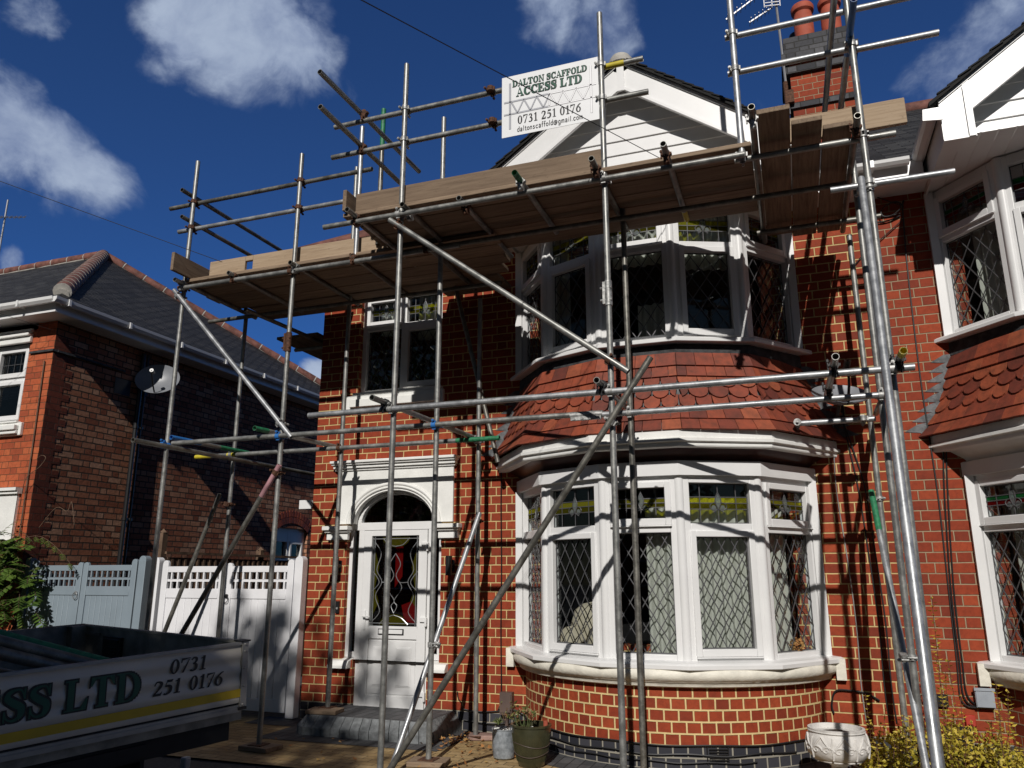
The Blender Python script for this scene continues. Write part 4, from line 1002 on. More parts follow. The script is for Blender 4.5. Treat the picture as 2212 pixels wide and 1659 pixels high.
T('guard_rail', (.70, -2.50, 5.43), (.66, -.30, 5.40), 'tube', [(.0, .28, 'blue_paint')]); T('guard_rail', (.60, -2.62, 5.62), (.57, -.35, 5.62), 'tube')
# transoms
for x, y0, y1, z, m in ((-3.47, -2.30, -.95, 4.625, 'tube'), (-2.97, -2.22, -.84, 4.625, 'tube_old'), (-2.46, -2.16, -.84, 4.625, 'tube'), (-1.87, -2.40, -1.22, 4.625, 'tube'), (-1.24, -2.40, -1.05, 4.625, 'tube_old'), (-.685, -2.42, -1.08, 4.625, 'tube'),
                        (-.04, -2.66, -.30, 4.64, 'tube_old'), (.66, -2.28, -.28, 4.65, 'tube_old'),
                        (-6.02, -1.60, -.25, 4.575, 'tube'), (-5.35, -1.56, -.25, 4.575, 'tube'), (-4.58, -1.57, -.25, 4.575, 'tube_old'), (-3.9, -1.5, -.25, 4.575, 'tube_old'), (-3.1, -1.5, -.25, 4.575, 'tube_old')):
    b = [(.0, .16, 'green_paint')] if x == -1.87 else ([(.86, 1, 'yellow_paint')] if x in (-.685,) else ())
    T('transom', (x, y0, z), (x, y1, z), m, b)
    coupler((x, y0+.16 if z > 4.6 else YM-E_, z), Y, X, cm(), gap=(0, 0, -1))
T('transom', (-3.10, -2.36, 2.885), (-3.04, -.30, 2.885), 'tube'); T('transom', (-1.27, -2.30, 2.885), (-1.25, -1.30, 2.885), 'tube')
T('transom', (.345, -2.38, 2.885), (.33, -1.2, 2.885), 'tube'); T('transom', (.745, -2.38, 2.885), (.76, -.3, 2.885), 'tube', [(.0, .05, 'yellow_paint')])
T('transom', (-4.84, -1.58, 2.885), (-4.70, -.30, 2.885), 'tube', [(.0, .14, 'green_paint')]); T('transom', (-5.86, -2.05, 2.752), (-5.68, 1.4, 2.752), 'tube_old')
T('transom', (-5.98, -1.45, 2.885), (-5.92, -.3, 2.885), 'tube', [(.0, .35, 'blue_paint'), (.6, 1, 'green_paint')])
T('transom', (.10, -.62, 2.78), (.72, -.62, 2.78), 'tube_new')
# diagonal braces and rakers
T('brace', (-6.13, YM-.06, 4.51), (-4.48, YM-.06, 2.79), 'tube_new'); T('brace', (-3.12, YO-.06, 4.53), (-1.06, YO-.06, 2.965), 'tube')
T('brace', (-.89, YO-.065, 3.06), (-2.99, YO-.065, .03), 'tube_old')
T('brace', (-4.60, YM-.05, 2.53), (-5.75, YM-.05, .68), 'tube_old', [(.0, .16, 'pink_paint')]); T('brace', (-6.10, YB-.055, 2.40), (-6.82, YB-.055, .55), 'tube_old')
T('raker', (-2.93, YB-.02, 2.10), (-3.27, YM-.06, -.02), 'tube_new'); T('brace', (-3.34, YB+.12, 4.74), (-2.79, YB+.12, 2.62), 'tube_old')
T('raker', (.635, YB-.04, 2.19), (.68, YM-.36, .06), 'tube_new', [(.0, .16, 'green_paint')])
# return scaffold in the side passage
T('standard', (-5.46, .45, .0), (-5.46, .45, 2.74), 'tube'); T('standard', (-5.44, .50, 2.9), (-5.44, .50, 4.35), 'tube_old')
T('ledger', (-5.52, -1.05, 4.36), (-5.40, .62, 4.36), 'tube_old'); T('transom', (-5.85, .35, 4.31), (-5.35, .35, 4.31), 'tube')
# couplers at the crossings
for x in (-6.05, -4.64, -2.97, -1.2, .69): coupler((x, YM, 2.812 if x < -1.5 else 2.80), Z, X, 'blue_paint' if x in (-6.05, -4.64, -2.97) else 'zinc', gap=-Y)
for x in (-3.04, -1.205, .70): coupler((x, YO, 2.828), Z, X, 'zinc', gap=-Y); coupler((x, YO, 4.575 if x < .5 else 4.59), Z, X, 'zinc', gap=-Y if x < .5 else Y)
for x in (-6.05, -4.64): 
    for z in (4.525,): coupler((x, YM, z), Z, X, 'rust', gap=-Y)
    for z in (5.58, 5.267): coupler((x, YM, z), Z, X, 'rust', gap=Y)
for x in (-3.04, -1.205, -.14, .70):
    for z in ((5.66, 5.34) if x < -.5 else (5.352, 4.60)): coupler((x, YO, z), Z, X, 'zinc', gap=Y)
coupler((-.14, YO, 5.68), Z, X, 'zinc', gap=Y); coupler((.70, YO, 4.222), Z, X, 'zinc', gap=Y); pass
for x, y, z in ((-2.985, YB+.07, 2.84), (-4.57, YB, 2.84), (-6.0, YB, 2.84)): coupler((x, y, z), Z, X, cm(), gap=-Y)
for z in (5.74, 5.39): coupler((-3.50, YO+.05, z), Y, X, 'rust', gap=-Z)
for x, z in ((-2.2, 5.66), (-2.18, 5.34)): coupler((x, YO+E_, z), X, Z, 'rust', gap=-Y)
coupler((-6.08, YM, 4.44), Z, (1, 0, -1), 'zinc', gap=-Y); coupler((-4.64, YM, 2.94), Z, (1, 0, -1), 'zinc', gap=-Y); coupler((-3.04, YO, 4.47), Z, (1, 0, -.75), 'rust', gap=-Y); coupler((-1.205, YO, 3.07), Z, (1, 0, -.75), 'rust', gap=-Y)
coupler((-1.205, YO, 2.60), Z, (.55, 0, .8), 'zinc', gap=-Y); coupler((-2.985, YB+.07, 2.03), Z, (.1, .8, 1), 'rust', gap=-Y); coupler((-2.97, YM, .93), Z, (.1, .3, 1), 'zinc', gap=X)
coupler((.69, YM, .95), Z, (0, .4, -1), 'zinc', gap=-X); coupler((.70, YB+.05, 2.13), Z, (0, .3, -1), 'zinc', gap=-X); coupler((.70, YO, 4.16), Z, (0, .4, 1), 'zinc', gap=-X)
coupler((-4.64, YM, 2.46), Z, (.5, 0, .85), 'rust', gap=-Y); coupler((-6.0, YB, 2.28), Z, (.35, 0, .9), 'rust', gap=-Y)
for x in (.345, .745): coupler((x, YO-E_, 2.885), Y, X, 'black_plastic', gap=-Z)
coupler((.335, YM-E_, 2.885), Y, X, 'black_plastic', gap=-Z); coupler((-1.26, YO-E_, 2.885), Y, X, 'black_plastic', gap=-Z); coupler((-3.09, YO-E_, 2.885), Y, X, 'black_plastic', gap=-Z)
coupler((.10, -.62, 2.78), X, Y, 'zinc', gap=-Y); coupler((.62, -.62, 2.78), X, Z, 'zinc', gap=-Y)
for x, y, z, m in ((-4.64, YM, 3.78, 'rust'), (-1.205, YO, 3.62, 'zinc')):     # joints in the standards
    mb = MB(); mb.tube((x, y, z-.10), (x, y, z+.10), .031, 12); mb.bar((x-.03, y-.02, z-.09), (x-.03, y-.02, z+.09), .02, .02)
    for q in (-.06, .04): mb.tube((x-.06, y-.02, z+q), (x+.03, y-.02, z+q), .009, 6)
    mb.build('sleeve_coupler', m, SC)

def board(x0, x1, y0, y1, z0, z1, label, name='scaffold_board', group=None, m='board', tilt=0, cat='board', notch=None):
    "a timber laid along its longest horizontal side, local X along the grain"
    L = Vector((x1-x0, y1-y0, z1-z0)); ax = 0 if L.x >= L.y else 1; h = (L.x/2, L.y/2, L.z/2) if ax == 0 else (L.y/2, L.x/2, L.z/2)
    mb = MB()
    if notch:
        a, b, c, d = notch
        for q in ((-h[0], a, -h[2], h[2]), (b, h[0], -h[2], h[2]), (a, b, d, h[2]), (a, b, -h[2], c)): mb.box(q[0], q[1], -h[1], h[1], q[2], q[3])
    else: mb.box(-h[0], h[0], -h[1], h[1], -h[2], h[2])
    me_o = mb.build(name, m, smooth=0); me_o.location = ((x0+x1)/2, (y0+y1)/2, (z0+z1)/2); me_o.rotation_euler = (tilt, 0, R(90) if ax else 0)
    bevel(me_o, .006, 2); return tag(me_o, label, cat, group)
rb = random.Random(3)
bw = .222
for i in range(5):
    y = YM-.02+i*.231; e = (.0, .05, -.03, .08, .2)[i]
    board(-6.12+e, (-2.42, -2.46, -2.50, -2.60, -2.74)[i], y, y+bw, 4.60, 4.638, 'weathered scaffold board lying with others on the lower left platform', group='boards of the lower left platform')
board(-6.0, -4.78, -.278, -.06, 4.60, 4.638, 'weathered board nearest the wall at the left end of the lower platform')
board(-3.52, -2.74, -.278, -.06, 4.60, 4.638, 'short weathered board against the brick wall beside the upstairs bay')
for i in range(5):
    y = YO-.03+i*.231; a = (-3.62, -3.58, -3.60, -3.50, -3.56)[i]
    board(a, -.07, y, y+bw, 4.65, 4.688, 'weathered scaffold board lying with others on the upper platform before the bay', group='boards of the upper platform')
board(-.012, .213, -2.48, -.33, 4.682, 4.722, 'scaffold board pointing at the street beside the chimney, its end sticking out farthest')
board(.222, .430, -2.27, -.25, 4.676, 4.714, 'middle one of three scaffold boards pointing at the street below the chimney')
board(.440, .640, -2.13, -.25, 4.676, 4.714, 'scaffold board pointing at the street right next to the right-hand corner pole')
board(-5.80, -3.62, YM+.075, YM+.113, 4.64, 4.845, 'long clean toe board with a square notch standing on edge on the lower left platform', 'toe_board', m='board_new', cat='toe board', notch=(-.62, -.52, -.055, .045))
board(-6.0, -5.962, -1.70, -.42, 4.64, 4.845, 'short shadowed toe board closing the left end of the lower platform', 'toe_board', cat='toe board')
board(-3.53, -1.235, YO+.03, YO+.068, 4.69, 4.895, 'long weathered toe board on edge along the upper platform, below the sign', 'toe_board', m='board', cat='toe board')
board(-3.60, -3.562, -2.18, -1.02, 4.69, 4.895, 'short toe board closing the left end of the upper platform', 'toe_board', cat='toe board')
board(.20, 1.015, YO+.10, YO+.138, 4.69, 4.895, 'pale new toe board sticking out to the right of the corner pole below the chimney', 'toe_board', m='board_new', cat='toe board')
board(-.155, -.117, -1.95, -1.2, 4.69, 4.90, 'small toe board on edge at the right end of the upper platform', 'toe_board', m='board_new', cat='toe board')
board(-1.15, -.10, -1.30, -1.08, 4.70, 4.74, 'loose sunlit board behind the upper platform, under the gable', m='board_new')
for k in range(3): board(-5.92+.2*k, -5.72+.2*k, .05, 2.6, 4.37, 4.408, 'scaffold board of the small platform in the side passage', group='boards of the side passage platform')
for x, y, z, a, lb in ((-4.38, -1.72, .0, -.1, 'wooden sole board under the leftmost sunlit scaffold pole on the tan paving'), (-4.55, -.53, .172, .15, 'wooden sole board under the scaffold pole on the doorstep corner'), (-2.97, -1.42, .0, .2, 'dark sole board under the scaffold pole in front of the doorstep')):
    mb = MB(); mb.box(-.16, .16, -.11, .11, 0, .038); o = mb.build('sole_board', 'board', smooth=0); o.location = (x if z or y > -1.5 else -4.62, y if z or y > -1.5 else YM, z); o.rotation_euler = (0, 0, a); bevel(o, .004); tag(o, lb, 'board')
for x, y, z in ((-4.64, YM, .038), (-4.57, YB, .21), (-2.97, YM, .038), (-2.985, YB+.07, .035)):
    mb = MB(); mb.box(x-.07, x+.07, y-.07, y+.07, z, z+.006); mb.tube((x, y, z), (x, y, z+.05), .019, 10); mb.build('base_plate', 'rust', SC)
mb = MB(); mb.box(-.12, .12, -.08, .08, 0, .045); o = mb.build('stone_pad', 'stone_pad', smooth=0); o.location = (-2.94, -.34, 0); o.rotation_euler = (0, 0, .3); bevel(o, .01, 2); tag(o, 'pinkish stone pad at the foot of the pole beside the grey pot', 'stone')

# ------------------------------------------------------------------ lettering: a small bold serif alphabet drawn in strokes
def cr(pts, n=7):
    out = []
    for i in range(len(pts)-1):
        p0, p1, p2, p3 = pts[max(0, i-1)], pts[i], pts[i+1], pts[min(len(pts)-1, i+2)]
        for k in range(n):
            t_ = k/n; out.append(tuple(.5*((2*p1[j])+(-p0[j]+p2[j])*t_+(2*p0[j]-5*p1[j]+4*p2[j]-p3[j])*t_*t_+(-p0[j]+3*p1[j]-3*p2[j]+p3[j])*t_**3) for j in range(len(p1))))
    return out+[pts[-1]]
def st(x, y0=0., y1=1., w=.2, sl=.09, sr=.09, top=True, bot=True):      # stem with serifs
    o = [('R', x, y0, x+w, y1)]
    if bot: o.append(('R', x-sl, y0, x+w+sr, y0+.05))
    if top: o.append(('R', x-sl, y1-.05, x+w+sr, y1))
    return o
def bowl(cx, cy, rx, ry, w, t_=.055, a0=0, a1=360):
    n = max(8, int(abs(a1-a0)/12)); o = []
    for k in range(n):
        q = []
        for kk in (k, k+1):
            a = R(a0+(a1-a0)*kk/n); c, s_ = math.cos(a), math.sin(a); q.append(((cx+rx*c, cy+ry*s_), (cx+(rx-w)*c, cy+(ry-t_)*s_)))
        o.append(('P', [q[0][0], q[1][0], q[1][1], q[0][1]]))
    return o
def cv(pts, n=7): return [('C', cr(pts, n))]
GL = {
 'A': (.86, [('P', [(.36, 1.0), (.50, 1.0), (.84, .03), (.62, .03)]), ('P', [(.36, 1.0), (.42, 1.0), (.14, .03), (.08, .03)]), ('R', .2, .30, .62, .36), ('R', .0, 0, .26, .05), ('R', .54, 0, .90, .05)]),
 'C': (.80, bowl(.44, .5, .42, .51, .20, .06, 42, 318)+[('P', [(.70, .99), (.76, .99), (.76, .66), (.70, .66)]), ('P', [(.76, .30), (.80, .30), (.74, .10), (.66, .12)])]),
 'D': (.88, st(.08, sr=.0)+bowl(.36, .5, .48, .50, .21, .055, -90, 90)+[('R', .2, 0, .38, .055), ('R', .2, .945, .38, 1.0)]),
 'E': (.76, st(.08)+[('R', .2, 0, .68, .055), ('R', .2, .945, .66, 1.), ('R', .2, .48, .48, .535), ('P', [(.72, .30), (.66, .30), (.50, .0), (.70, .0)]), ('P', [(.68, .72), (.63, .72), (.48, 1.), (.66, 1.)]), ('R', .44, .37, .49, .65)]),
 'F': (.70, st(.08)+[('R', .2, .945, .66, 1.), ('R', .2, .48, .48, .535), ('P', [(.68, .70), (.63, .70), (.46, 1.), (.66, 1.)]), ('R', .44, .37, .49, .65)]),
 'L': (.74, st(.08)+[('R', .2, 0, .66, .055), ('P', [(.72, .36), (.66, .36), (.46, .0), (.68, .0)])]),
 'N': (.90, [('R', .12, 0, .18, 1), ('R', .72, 0, .78, 1), ('P', [(.06, 1.), (.30, 1.), (.78, .0), (.66, .0)]), ('R', .0, .95, .28, 1.), ('R', .0, 0, .30, .05), ('R', .60, .95, .90, 1.)]),
 'O': (.90, bowl(.44, .5, .42, .51, .20, .05)),
 'S': (.68, cv([(.58, .72, .04), (.50, .93, .05), (.33, .965, .07), (.15, .88, .13), (.12, .72, .19), (.30, .56, .22), (.50, .42, .22), (.53, .24, .19), (.44, .08, .12), (.27, .03, .07), (.12, .12, .05), (.05, .32, .04)])+[('R', .57, .66, .62, .99), ('R', .03, .0, .08, .34)]),
 'T': (.82, st(.30, top=False)+[('R', .02, .94, .78, 1.), ('P', [(.0, .70), (.05, .70), (.22, 1.), (.02, 1.)]), ('P', [(.80, .70), (.75, .70), (.58, 1.), (.78, 1.)])]),
 '0': (.62, bowl(.30, .5, .28, .50, .15, .04)),
 '1': (.50, [('R', .2, .0, .34, 1.), ('R', .08, 0, .46, .045), ('P', [(.06, .84), (.06, .88), (.34, 1.0), (.30, .86)])]),
 '2': (.62, cv([(.07, .72, .05), (.15, .92, .06), (.30, .95, .08), (.46, .84, .14), (.45, .66, .15), (.33, .42, .09), (.16, .18, .06), (.08, .06, .05)])+[('P', [(.04, .0), (.52, .0), (.58, .24), (.53, .24), (.46, .13), (.10, .13)])]),
 '3': (.58, cv([(.07, .80, .05), (.17, .95, .06), (.32, .93, .10), (.39, .78, .14), (.32, .60, .09), (.18, .53, .05)])+cv([(.20, .53, .05), (.36, .48, .10), (.44, .30, .16), (.38, .10, .12), (.20, .02, .07), (.06, .10, .09)])),
 '5': (.58, [('P', [(.14, 1.), (.52, 1.), (.46, .86), (.17, .86)]), ('P', [(.14, 1.), (.19, 1.), (.12, .56), (.08, .56)])]+cv([(.09, .57, .05), (.28, .60, .10), (.44, .46, .15), (.43, .22, .15), (.30, .06, .10), (.16, .02, .07), (.05, .08, .08)])),
 '6': (.62, bowl(.31, .31, .28, .32, .14, .045)+cv([(.58, .98, .04), (.40, .88, .07), (.20, .66, .12), (.10, .40, .15), (.11, .25, .14)])),
 '7': (.60, [('P', [(.03, 1.), (.57, 1.), (.57, .97), (.10, .86)]), ('P', [(.03, 1.), (.08, 1.), (.07, .72), (.02, .72)]), ('P', [(.57, .98), (.46, .86), (.16, .0), (.30, .0)])]),
}
LOW = {'a': [[(.08, .5), (.25, .58), (.40, .48), (.40, .05), (.46, 0)], [(.40, .33), (.15, .25), (.10, .1), (.22, .0), (.40, .12)]], 'c': [[(.44, .47), (.28, .57), (.10, .42), (.10, .15), (.26, .0), (.44, .1)]],
 'd': [[(.42, .95), (.42, .0)], [(.42, .45), (.26, .57), (.09, .42), (.09, .15), (.24, .0), (.42, .12)]], 'e': [[(.10, .30), (.44, .32), (.40, .5), (.26, .57), (.10, .42), (.10, .15), (.26, .0), (.44, .08)]],
 'f': [[(.40, .90), (.26, .95), (.18, .8), (.18, .0)], [(.04, .55), (.34, .55)]], 'g': [[(.42, .55), (.42, -.15), (.26, -.28), (.08, -.2)], [(.42, .45), (.26, .57), (.09, .42), (.09, .15), (.24, .02), (.42, .12)]],
 'i': [[(.16, .55), (.16, .0)], [(.16, .74), (.16, .8)]], 'l': [[(.16, .95), (.16, .0)]], 'm': [[(.10, .57), (.10, .0)], [(.10, .45), (.26, .57), (.34, .45), (.34, .0)], [(.34, .45), (.50, .57), (.58, .45), (.58, .0)]],
 'n': [[(.10, .57), (.10, .0)], [(.10, .45), (.28, .57), (.40, .42), (.40, .0)]], 'o': [[(.27, .57), (.10, .42), (.10, .15), (.27, .0), (.44, .15), (.44, .42), (.27, .57)]], 's': [[(.38, .48), (.22, .57), (.12, .44), (.26, .30), (.38, .14), (.24, .0), (.08, .1)]],
 't': [[(.18, .8), (.18, .1), (.26, .0), (.36, .06)], [(.05, .55), (.34, .55)]], '@': [[(.62, .10), (.40, -.08), (.12, .08), (.08, .42), (.30, .70), (.62, .62), (.70, .34), (.58, .16), (.50, .26), (.54, .46)], [(.52, .44), (.38, .50), (.28, .30), (.38, .18), (.50, .28)]], '.': [[(.12, .0), (.12, .05)]]}
LW = {'m': .70, 'i': .30, 'l': .30, 'f': .38, 't': .38, '@': .82, '.': .24, ' ': .3}
def letters(mb, F, text, u0, z0, h, width=None, d=.002, grow=0.0, gapf=.08, lean=0.0, lowbold=.10):
    adv = []; x = 0
    for c in text:
        wd = GL[c][0] if c in GL else LW.get(c, .52 if c in LOW else .34)
        adv.append(x); x += wd+gapf
    sx = (width/(x-gapf)/h) if width else 1.0; k_ = [0]
    def put(poly):
        if grow:
            cx_ = sum(p[0] for p in poly)/len(poly); cz_ = sum(p[1] for p in poly)/len(poly)
            poly = [(p[0]+(grow if p[0] > cx_ else -grow)/sx, p[1]+(grow if p[1] > cz_ else -grow)) for p in poly]
        dd = d+.00004*(k_[0] % 40); k_[0] += 1
        mb.add([F(u0+(ox+px+py*lean)*h*sx, dd, z0+py*h) for px, py in poly], [tuple(range(len(poly)))])
    def stroke(pts):
        for i in range(len(pts)-1):
            a, b = pts[i], pts[i+1]; q = []
            for j in (i, i+1):
                p = pts[j]; n0 = pts[max(0, j-1)]; n1 = pts[min(len(pts)-1, j+1)]; dx, dz = n1[0]-n0[0], n1[1]-n0[1]; l = math.hypot(dx, dz) or 1; nx, nz = -dz/l, dx/l; w_ = p[2]/2
                q += [(p[0]+nx*w_, p[1]+nz*w_), (p[0]-nx*w_, p[1]-nz*w_)]
            put([q[0], q[2], q[3], q[1]])
    for c, ox in zip(text, adv):
        if c in GL:
            for g in GL[c][1]:
                if g[0] == 'R': put([(g[1], g[2]), (g[3], g[2]), (g[3], g[4]), (g[1], g[4])])
                elif g[0] == 'P': put(g[1])
                else: stroke(g[1])
        elif c in LOW:
            for s_ in LOW[c]: stroke([(p[0], p[1], lowbold) for p in (cr(s_, 3) if len(s_) > 2 else s_)])

# sign board hung on the guard rails
SG = empty('sign_board', (-1.66, YO-.03, 5.15), 'white advertising sign for a scaffold firm tied between the upper guard rails and a pole', 'sign')
FSG = lambda u, d, z: Vector((-2.09+u, YO+.0-d-.0, 5.148+z+.0))
mb = MB(); rows = []
for dd in (.0, .004):
    for z in (0., .59): rows.append([FSG(.858*i/12, dd, z) for i in range(13)])
mb.loft([rows[0], rows[1], rows[3], rows[2], rows[0]]); mb.build('panel', 'sign_white', SG, smooth=30)
mb = MB(); letters(mb, FSG, 'DALTON SCAFFOLD', .10, .475, .060, .665, d=.0055, grow=.05); letters(mb, FSG, 'ACCESS LTD', .135, .375, .082, .585, d=.0055, grow=.05)
mb.build('lettering_outline', 'letter_black', SG, smooth=0)
mb = MB(); letters(mb, FSG, 'DALTON SCAFFOLD', .10, .475, .060, .665, d=.008); letters(mb, FSG, 'ACCESS LTD', .135, .375, .082, .585, d=.008); mb.build('lettering', 'letter_green', SG, smooth=0)
mb = MB(); letters(mb, FSG, '0731 251 0176', .145, .105, .078, .56, d=.0055, grow=.015); letters(mb, FSG, 'daltonscaffold@gmail.com', .14, .032, .052, .58, d=.0055, lowbold=.13, gapf=.05); mb.build('lettering', 'letter_black', SG, smooth=0)
for mm, gg, dd, u_lo, u_hi in (('letter_black', .0016, .0050, 0, 1), ('sign_grey', 0, .0062, 0, .42), ('sign_pale', 0, .0062, .42, 1)):
    mb = MB()
    def sb(a, b, w_):
        if u_lo <= (a[0]+b[0])/2 < u_hi: strip(mb, FSG, a, b, dd, w_+gg*2, .001)
    for u in (.075, .795): sb((u, .07), (u, .52), .015)
    for z in (.335, .215): sb((.02, z), (.42, z), .013); sb((.42, z), (.84, z), .013)
    n = 12
    for k in range(n):
        a, b = .085+.70*k/n, .085+.70*(k+1)/n; sb((a, .335 if k % 2 == 0 else .215), (b, .215 if k % 2 == 0 else .335), .010)
    sb((.43, .335), (.43, .215), .012); mb.build('printed_girder', mm, SG, smooth=0)

# ------------------------------------------------------------------ gates, fence, things on the drive
def gates(x0, x1, y, m, zt, zb, posts, knob, label, ringm, cover=None):
    G = empty('driveway_gate', ((x0+x1)/2, y, 0), label, 'gate'); F = WALL(y); xm = (x0+x1)/2
    for pa, pb in posts:
        mb = MB(); mb.lbox(F, pa, pb, -.07, .03, zb-.05, zt+.02)
        mb.tube(F((pa+pb)/2, -.0685, zt+.02), F((pa+pb)/2, .0285, zt+.02), (pb-pa)/2-.001, 18); bevel(mb.build('post', m, G, smooth=30), .004)
    for i, (a, b) in enumerate(((x0, xm-.006), (xm+.006, x1))):
        s_ = 1 if i == 0 else -1
        lf = MB(); sw = .085
        for p, q, tall in ((a, a+sw, False), (b-sw, b, False)):
            top = zt if (p == a) == (i == 1) else zt+.035
            lf.lbox(F, p, q, -.02, .022, zb, top-.04); lf.tube(F((p+q)/2, -.0185, top-.04), F((p+q)/2, .0205, top-.04), sw/2-.001, 18)
        lf.lbox(F, a+sw, b-sw, -.018, .018, zt-.105, zt-.035); lf.lbox(F, a+sw, b-sw, -.018, .018, zt-.40, zt-.29); lf.lbox(F, a+sw, b-sw, -.018, .018, zb, zb+.13)
        n = 8
        for k in range(n):
            c = a+sw+(b-a-2*sw)*(k+.5)/n; lf.lbox(F, c-(b-a-2*sw)/n/2+.0015, c+(b-a-2*sw)/n/2-.0015, -.01, .008, zb+.13, zt-.40)
        L = lf.build('leaf', m, G, smooth=30); bevel(L, .004)
        lt = MB(); z0, z1 = zt-.29, zt-.105; W = b-a-2*sw; lt.lbox(F, a+sw, b-sw, -.008, .010, (z0+z1)/2-.014, (z0+z1)/2+.014)
        for k in range(8): u = a+sw+W*(k+.62)/8; lt.lbox(F, u-.011, u+.011, -.012, .014, z0, (z0+z1)/2-.014); lt.lbox(F, u-.011, u+.011, -.012, .014, (z0+z1)/2+.014, z1)
        lt.build('lattice', m, L, smooth=0)
        kx = (b-sw/2) if i == 0 else (a+sw/2)
        if (knob == 0) == (i == 0):
            kn = MB(); kn.tube(F(kx, .02, zt-.37), F(kx, .04, zt-.37), .022, 12); kn.path([F(kx+.035*math.sin(R(q)), .045, zt-.405+.04*math.cos(R(q))) for q in range(0, 361, 24)], .005, 6); kn.build('ring_handle', ringm, G)
    return G
gates(-7.20, -5.33, -.08, 'gate_white', 1.64, .06, ((-7.36, -7.25), (-5.315, -5.21)), 1, 'white wooden double gate with lattice top beside the brick house', 'black_plastic')
gates(-9.34, -7.60, -.08, 'gate_blue', 1.66, .06, ((-7.57, -7.46), (-9.46, -9.37)), 0, 'pale grey-blue wooden double gate with lattice top behind the truck', 'lead_bright')
FE = empty('boundary_fence', (-7.40, 4, 0), 'brown close-board timber fence running back between the houses behind the white gate', 'fence'); mb = MB()
for k in range(72): y_ = .15+k*.112; mb.box(-7.385, -7.37, y_, y_+.10, 0, 1.72)
for k in range(72): y_ = .1+k*.112; mb.box(-7.37, -7.362, y_, y_+.035, 0, 1.70)
mb.build('boards', 'fence_wood', FE, smooth=0); mb = MB(); mb.box(-7.41, -7.35, .1, 8.3, 1.76, 1.79); mb.box(-7.40, -7.37, .1, 8.3, .4, .46); mb.build('rail', 'fence_wood', FE, smooth=0)
for y_, h in ((.08, 2.02), (2.0, 1.86), (3.9, 1.86), (5.8, 1.86)):
    mb = MB(); mb.box(-7.46, -7.38, y_-.04, y_+.04, 0, h); mb.lathe([(.057, h), (.0, h+.05)], (-7.42, y_, 0), 4); mb.build('post', 'fence_wood', FE, smooth=0)

# flatbed tipper truck reversed up the drive, bed sides of ribbed aluminium
TP = Vector((-3.019, -3.788, 1.134)); D1 = Vector((.29207, .95532, .04536)).normalized(); D2 = Vector((-.95624, .29235, .012)).normalized(); NV = D1.cross(D2).normalized()
if NV.z < 0: NV = -NV
def TF(s, w_, tz): return TP+D1*s+D2*w_+NV*tz           # s back(+)/front(-), w across, tz up from the top edge
TK = empty('flatbed_truck', (TP+D1*-2.4+D2*.98)*1.0, 'dropside truck reversed onto the drive, cream side lettered in green with yellow stripe', 'truck'); TK.location.z = 0; WLOC[TK.name].z = 0
def tbox(mb, s0, s1, w0, w1, z0, z1):
    vs = [TF(s, w_, z) for s in (s0, s1) for w_ in (w0, w1) for z in (z0, z1)]
    mb.add(vs, [(0, 1, 3, 2), (4, 6, 7, 5), (0, 4, 5, 1), (2, 3, 7, 6), (0, 2, 6, 4), (1, 5, 7, 3)])
BL, BWD = 3.0, 1.95
def ribbed(mb, fn, L, h0, h1, outer):
    prof = []; n = 30
    for k in range(n+1): z = h0+(h1-h0)*k/n; prof.append((z, .004*math.sin(k/n*math.pi*2*4)))
    rows = [[fn(l, outer+d, z) for l in (0, L)] for z, d in prof]+[[fn(l, 0, z) for l in (0, L)] for z in (h1, h0)]
    rows.append(rows[0]); mb.loft(rows)
mb = MB(); ribbed(mb, lambda l, o, z: TF(-.035-l, -o, z), BL-.035, -.325, -.012, .022); mb.build('side_panel', 'truck_panel', TK, smooth=60)
mb = MB(); tbox(mb, -BL, .0, -.028, .006, -.014, .0); tbox(mb, -BL, -.035, -.030, .0, -.372, -.350); tbox(mb, -BL, -.035, -.024, .0, -.350, -.336); mb.build('trim', 'truck_trim', TK, smooth=0)
mb = MB(); tbox(mb, -BL, -.035, -.016, .002, -.336, -.325); mb.build('seal', 'dark_rubber', TK, smooth=0)
mb = MB(); tbox(mb, -.033, .004, -.034, .03, -.345, .004); 
for z in (-.012, -.05, -.14, -.235, -.335): mb.lathe([(.008, 0), (.005, .006), (0, .006)], TF(-.018, -.034, z), 8, axis=-D2)
mb.build('corner_post', 'truck_trim', TK, smooth=0)
mb = MB(); tbox(mb, -.045, .012, -.04, .04, .002, .010); tbox(mb, -.045, .006, -.038, .035, -.362, -.347); mb.build('corner_cap', 'black_plastic', TK, smooth=0)
mb = MB(); tbox(mb, -.02, .0, .03, BWD-.03, -.37, -.004); tbox(mb, -.028, .006, .03, BWD-.03, -.010, .004); mb.build('tail_panel', 'truck_inside', TK, smooth=0)
mb = MB(); tbox(mb, -BL, -.03, BWD-.025, BWD, -.37, -.004); tbox(mb, -BL, .0, BWD-.03, BWD+.006, -.008, .006); mb.build('side_panel', 'truck_inside', TK, smooth=0)
mb = MB(); tbox(mb, -.12, -.012, BWD-.1, BWD-.02, -.37, -.0); tbox(mb, -.03, -.018, BWD-.30, BWD-.02, -.06, -.04); mb.build('corner_post', 'truck_inside', TK, smooth=0)
mb = MB(); tbox(mb, -.040, -.020, BWD-.62, BWD-.38, -.30, -.055); tbox(mb, -.050, -.040, BWD-.60, BWD-.40, -.09, -.07)
for k in range(3): tbox(mb, -.046, -.040, BWD-.56, BWD-.44, -.13-.02*k, -.12-.02*k)
mb.lathe([(.05, 0), (.05, .008), (.0, .01)], TF(-.040, BWD-.5, -.23), 18, axis=-D1); mb.build('latch_plate', 'black_plastic', TK, smooth=0)
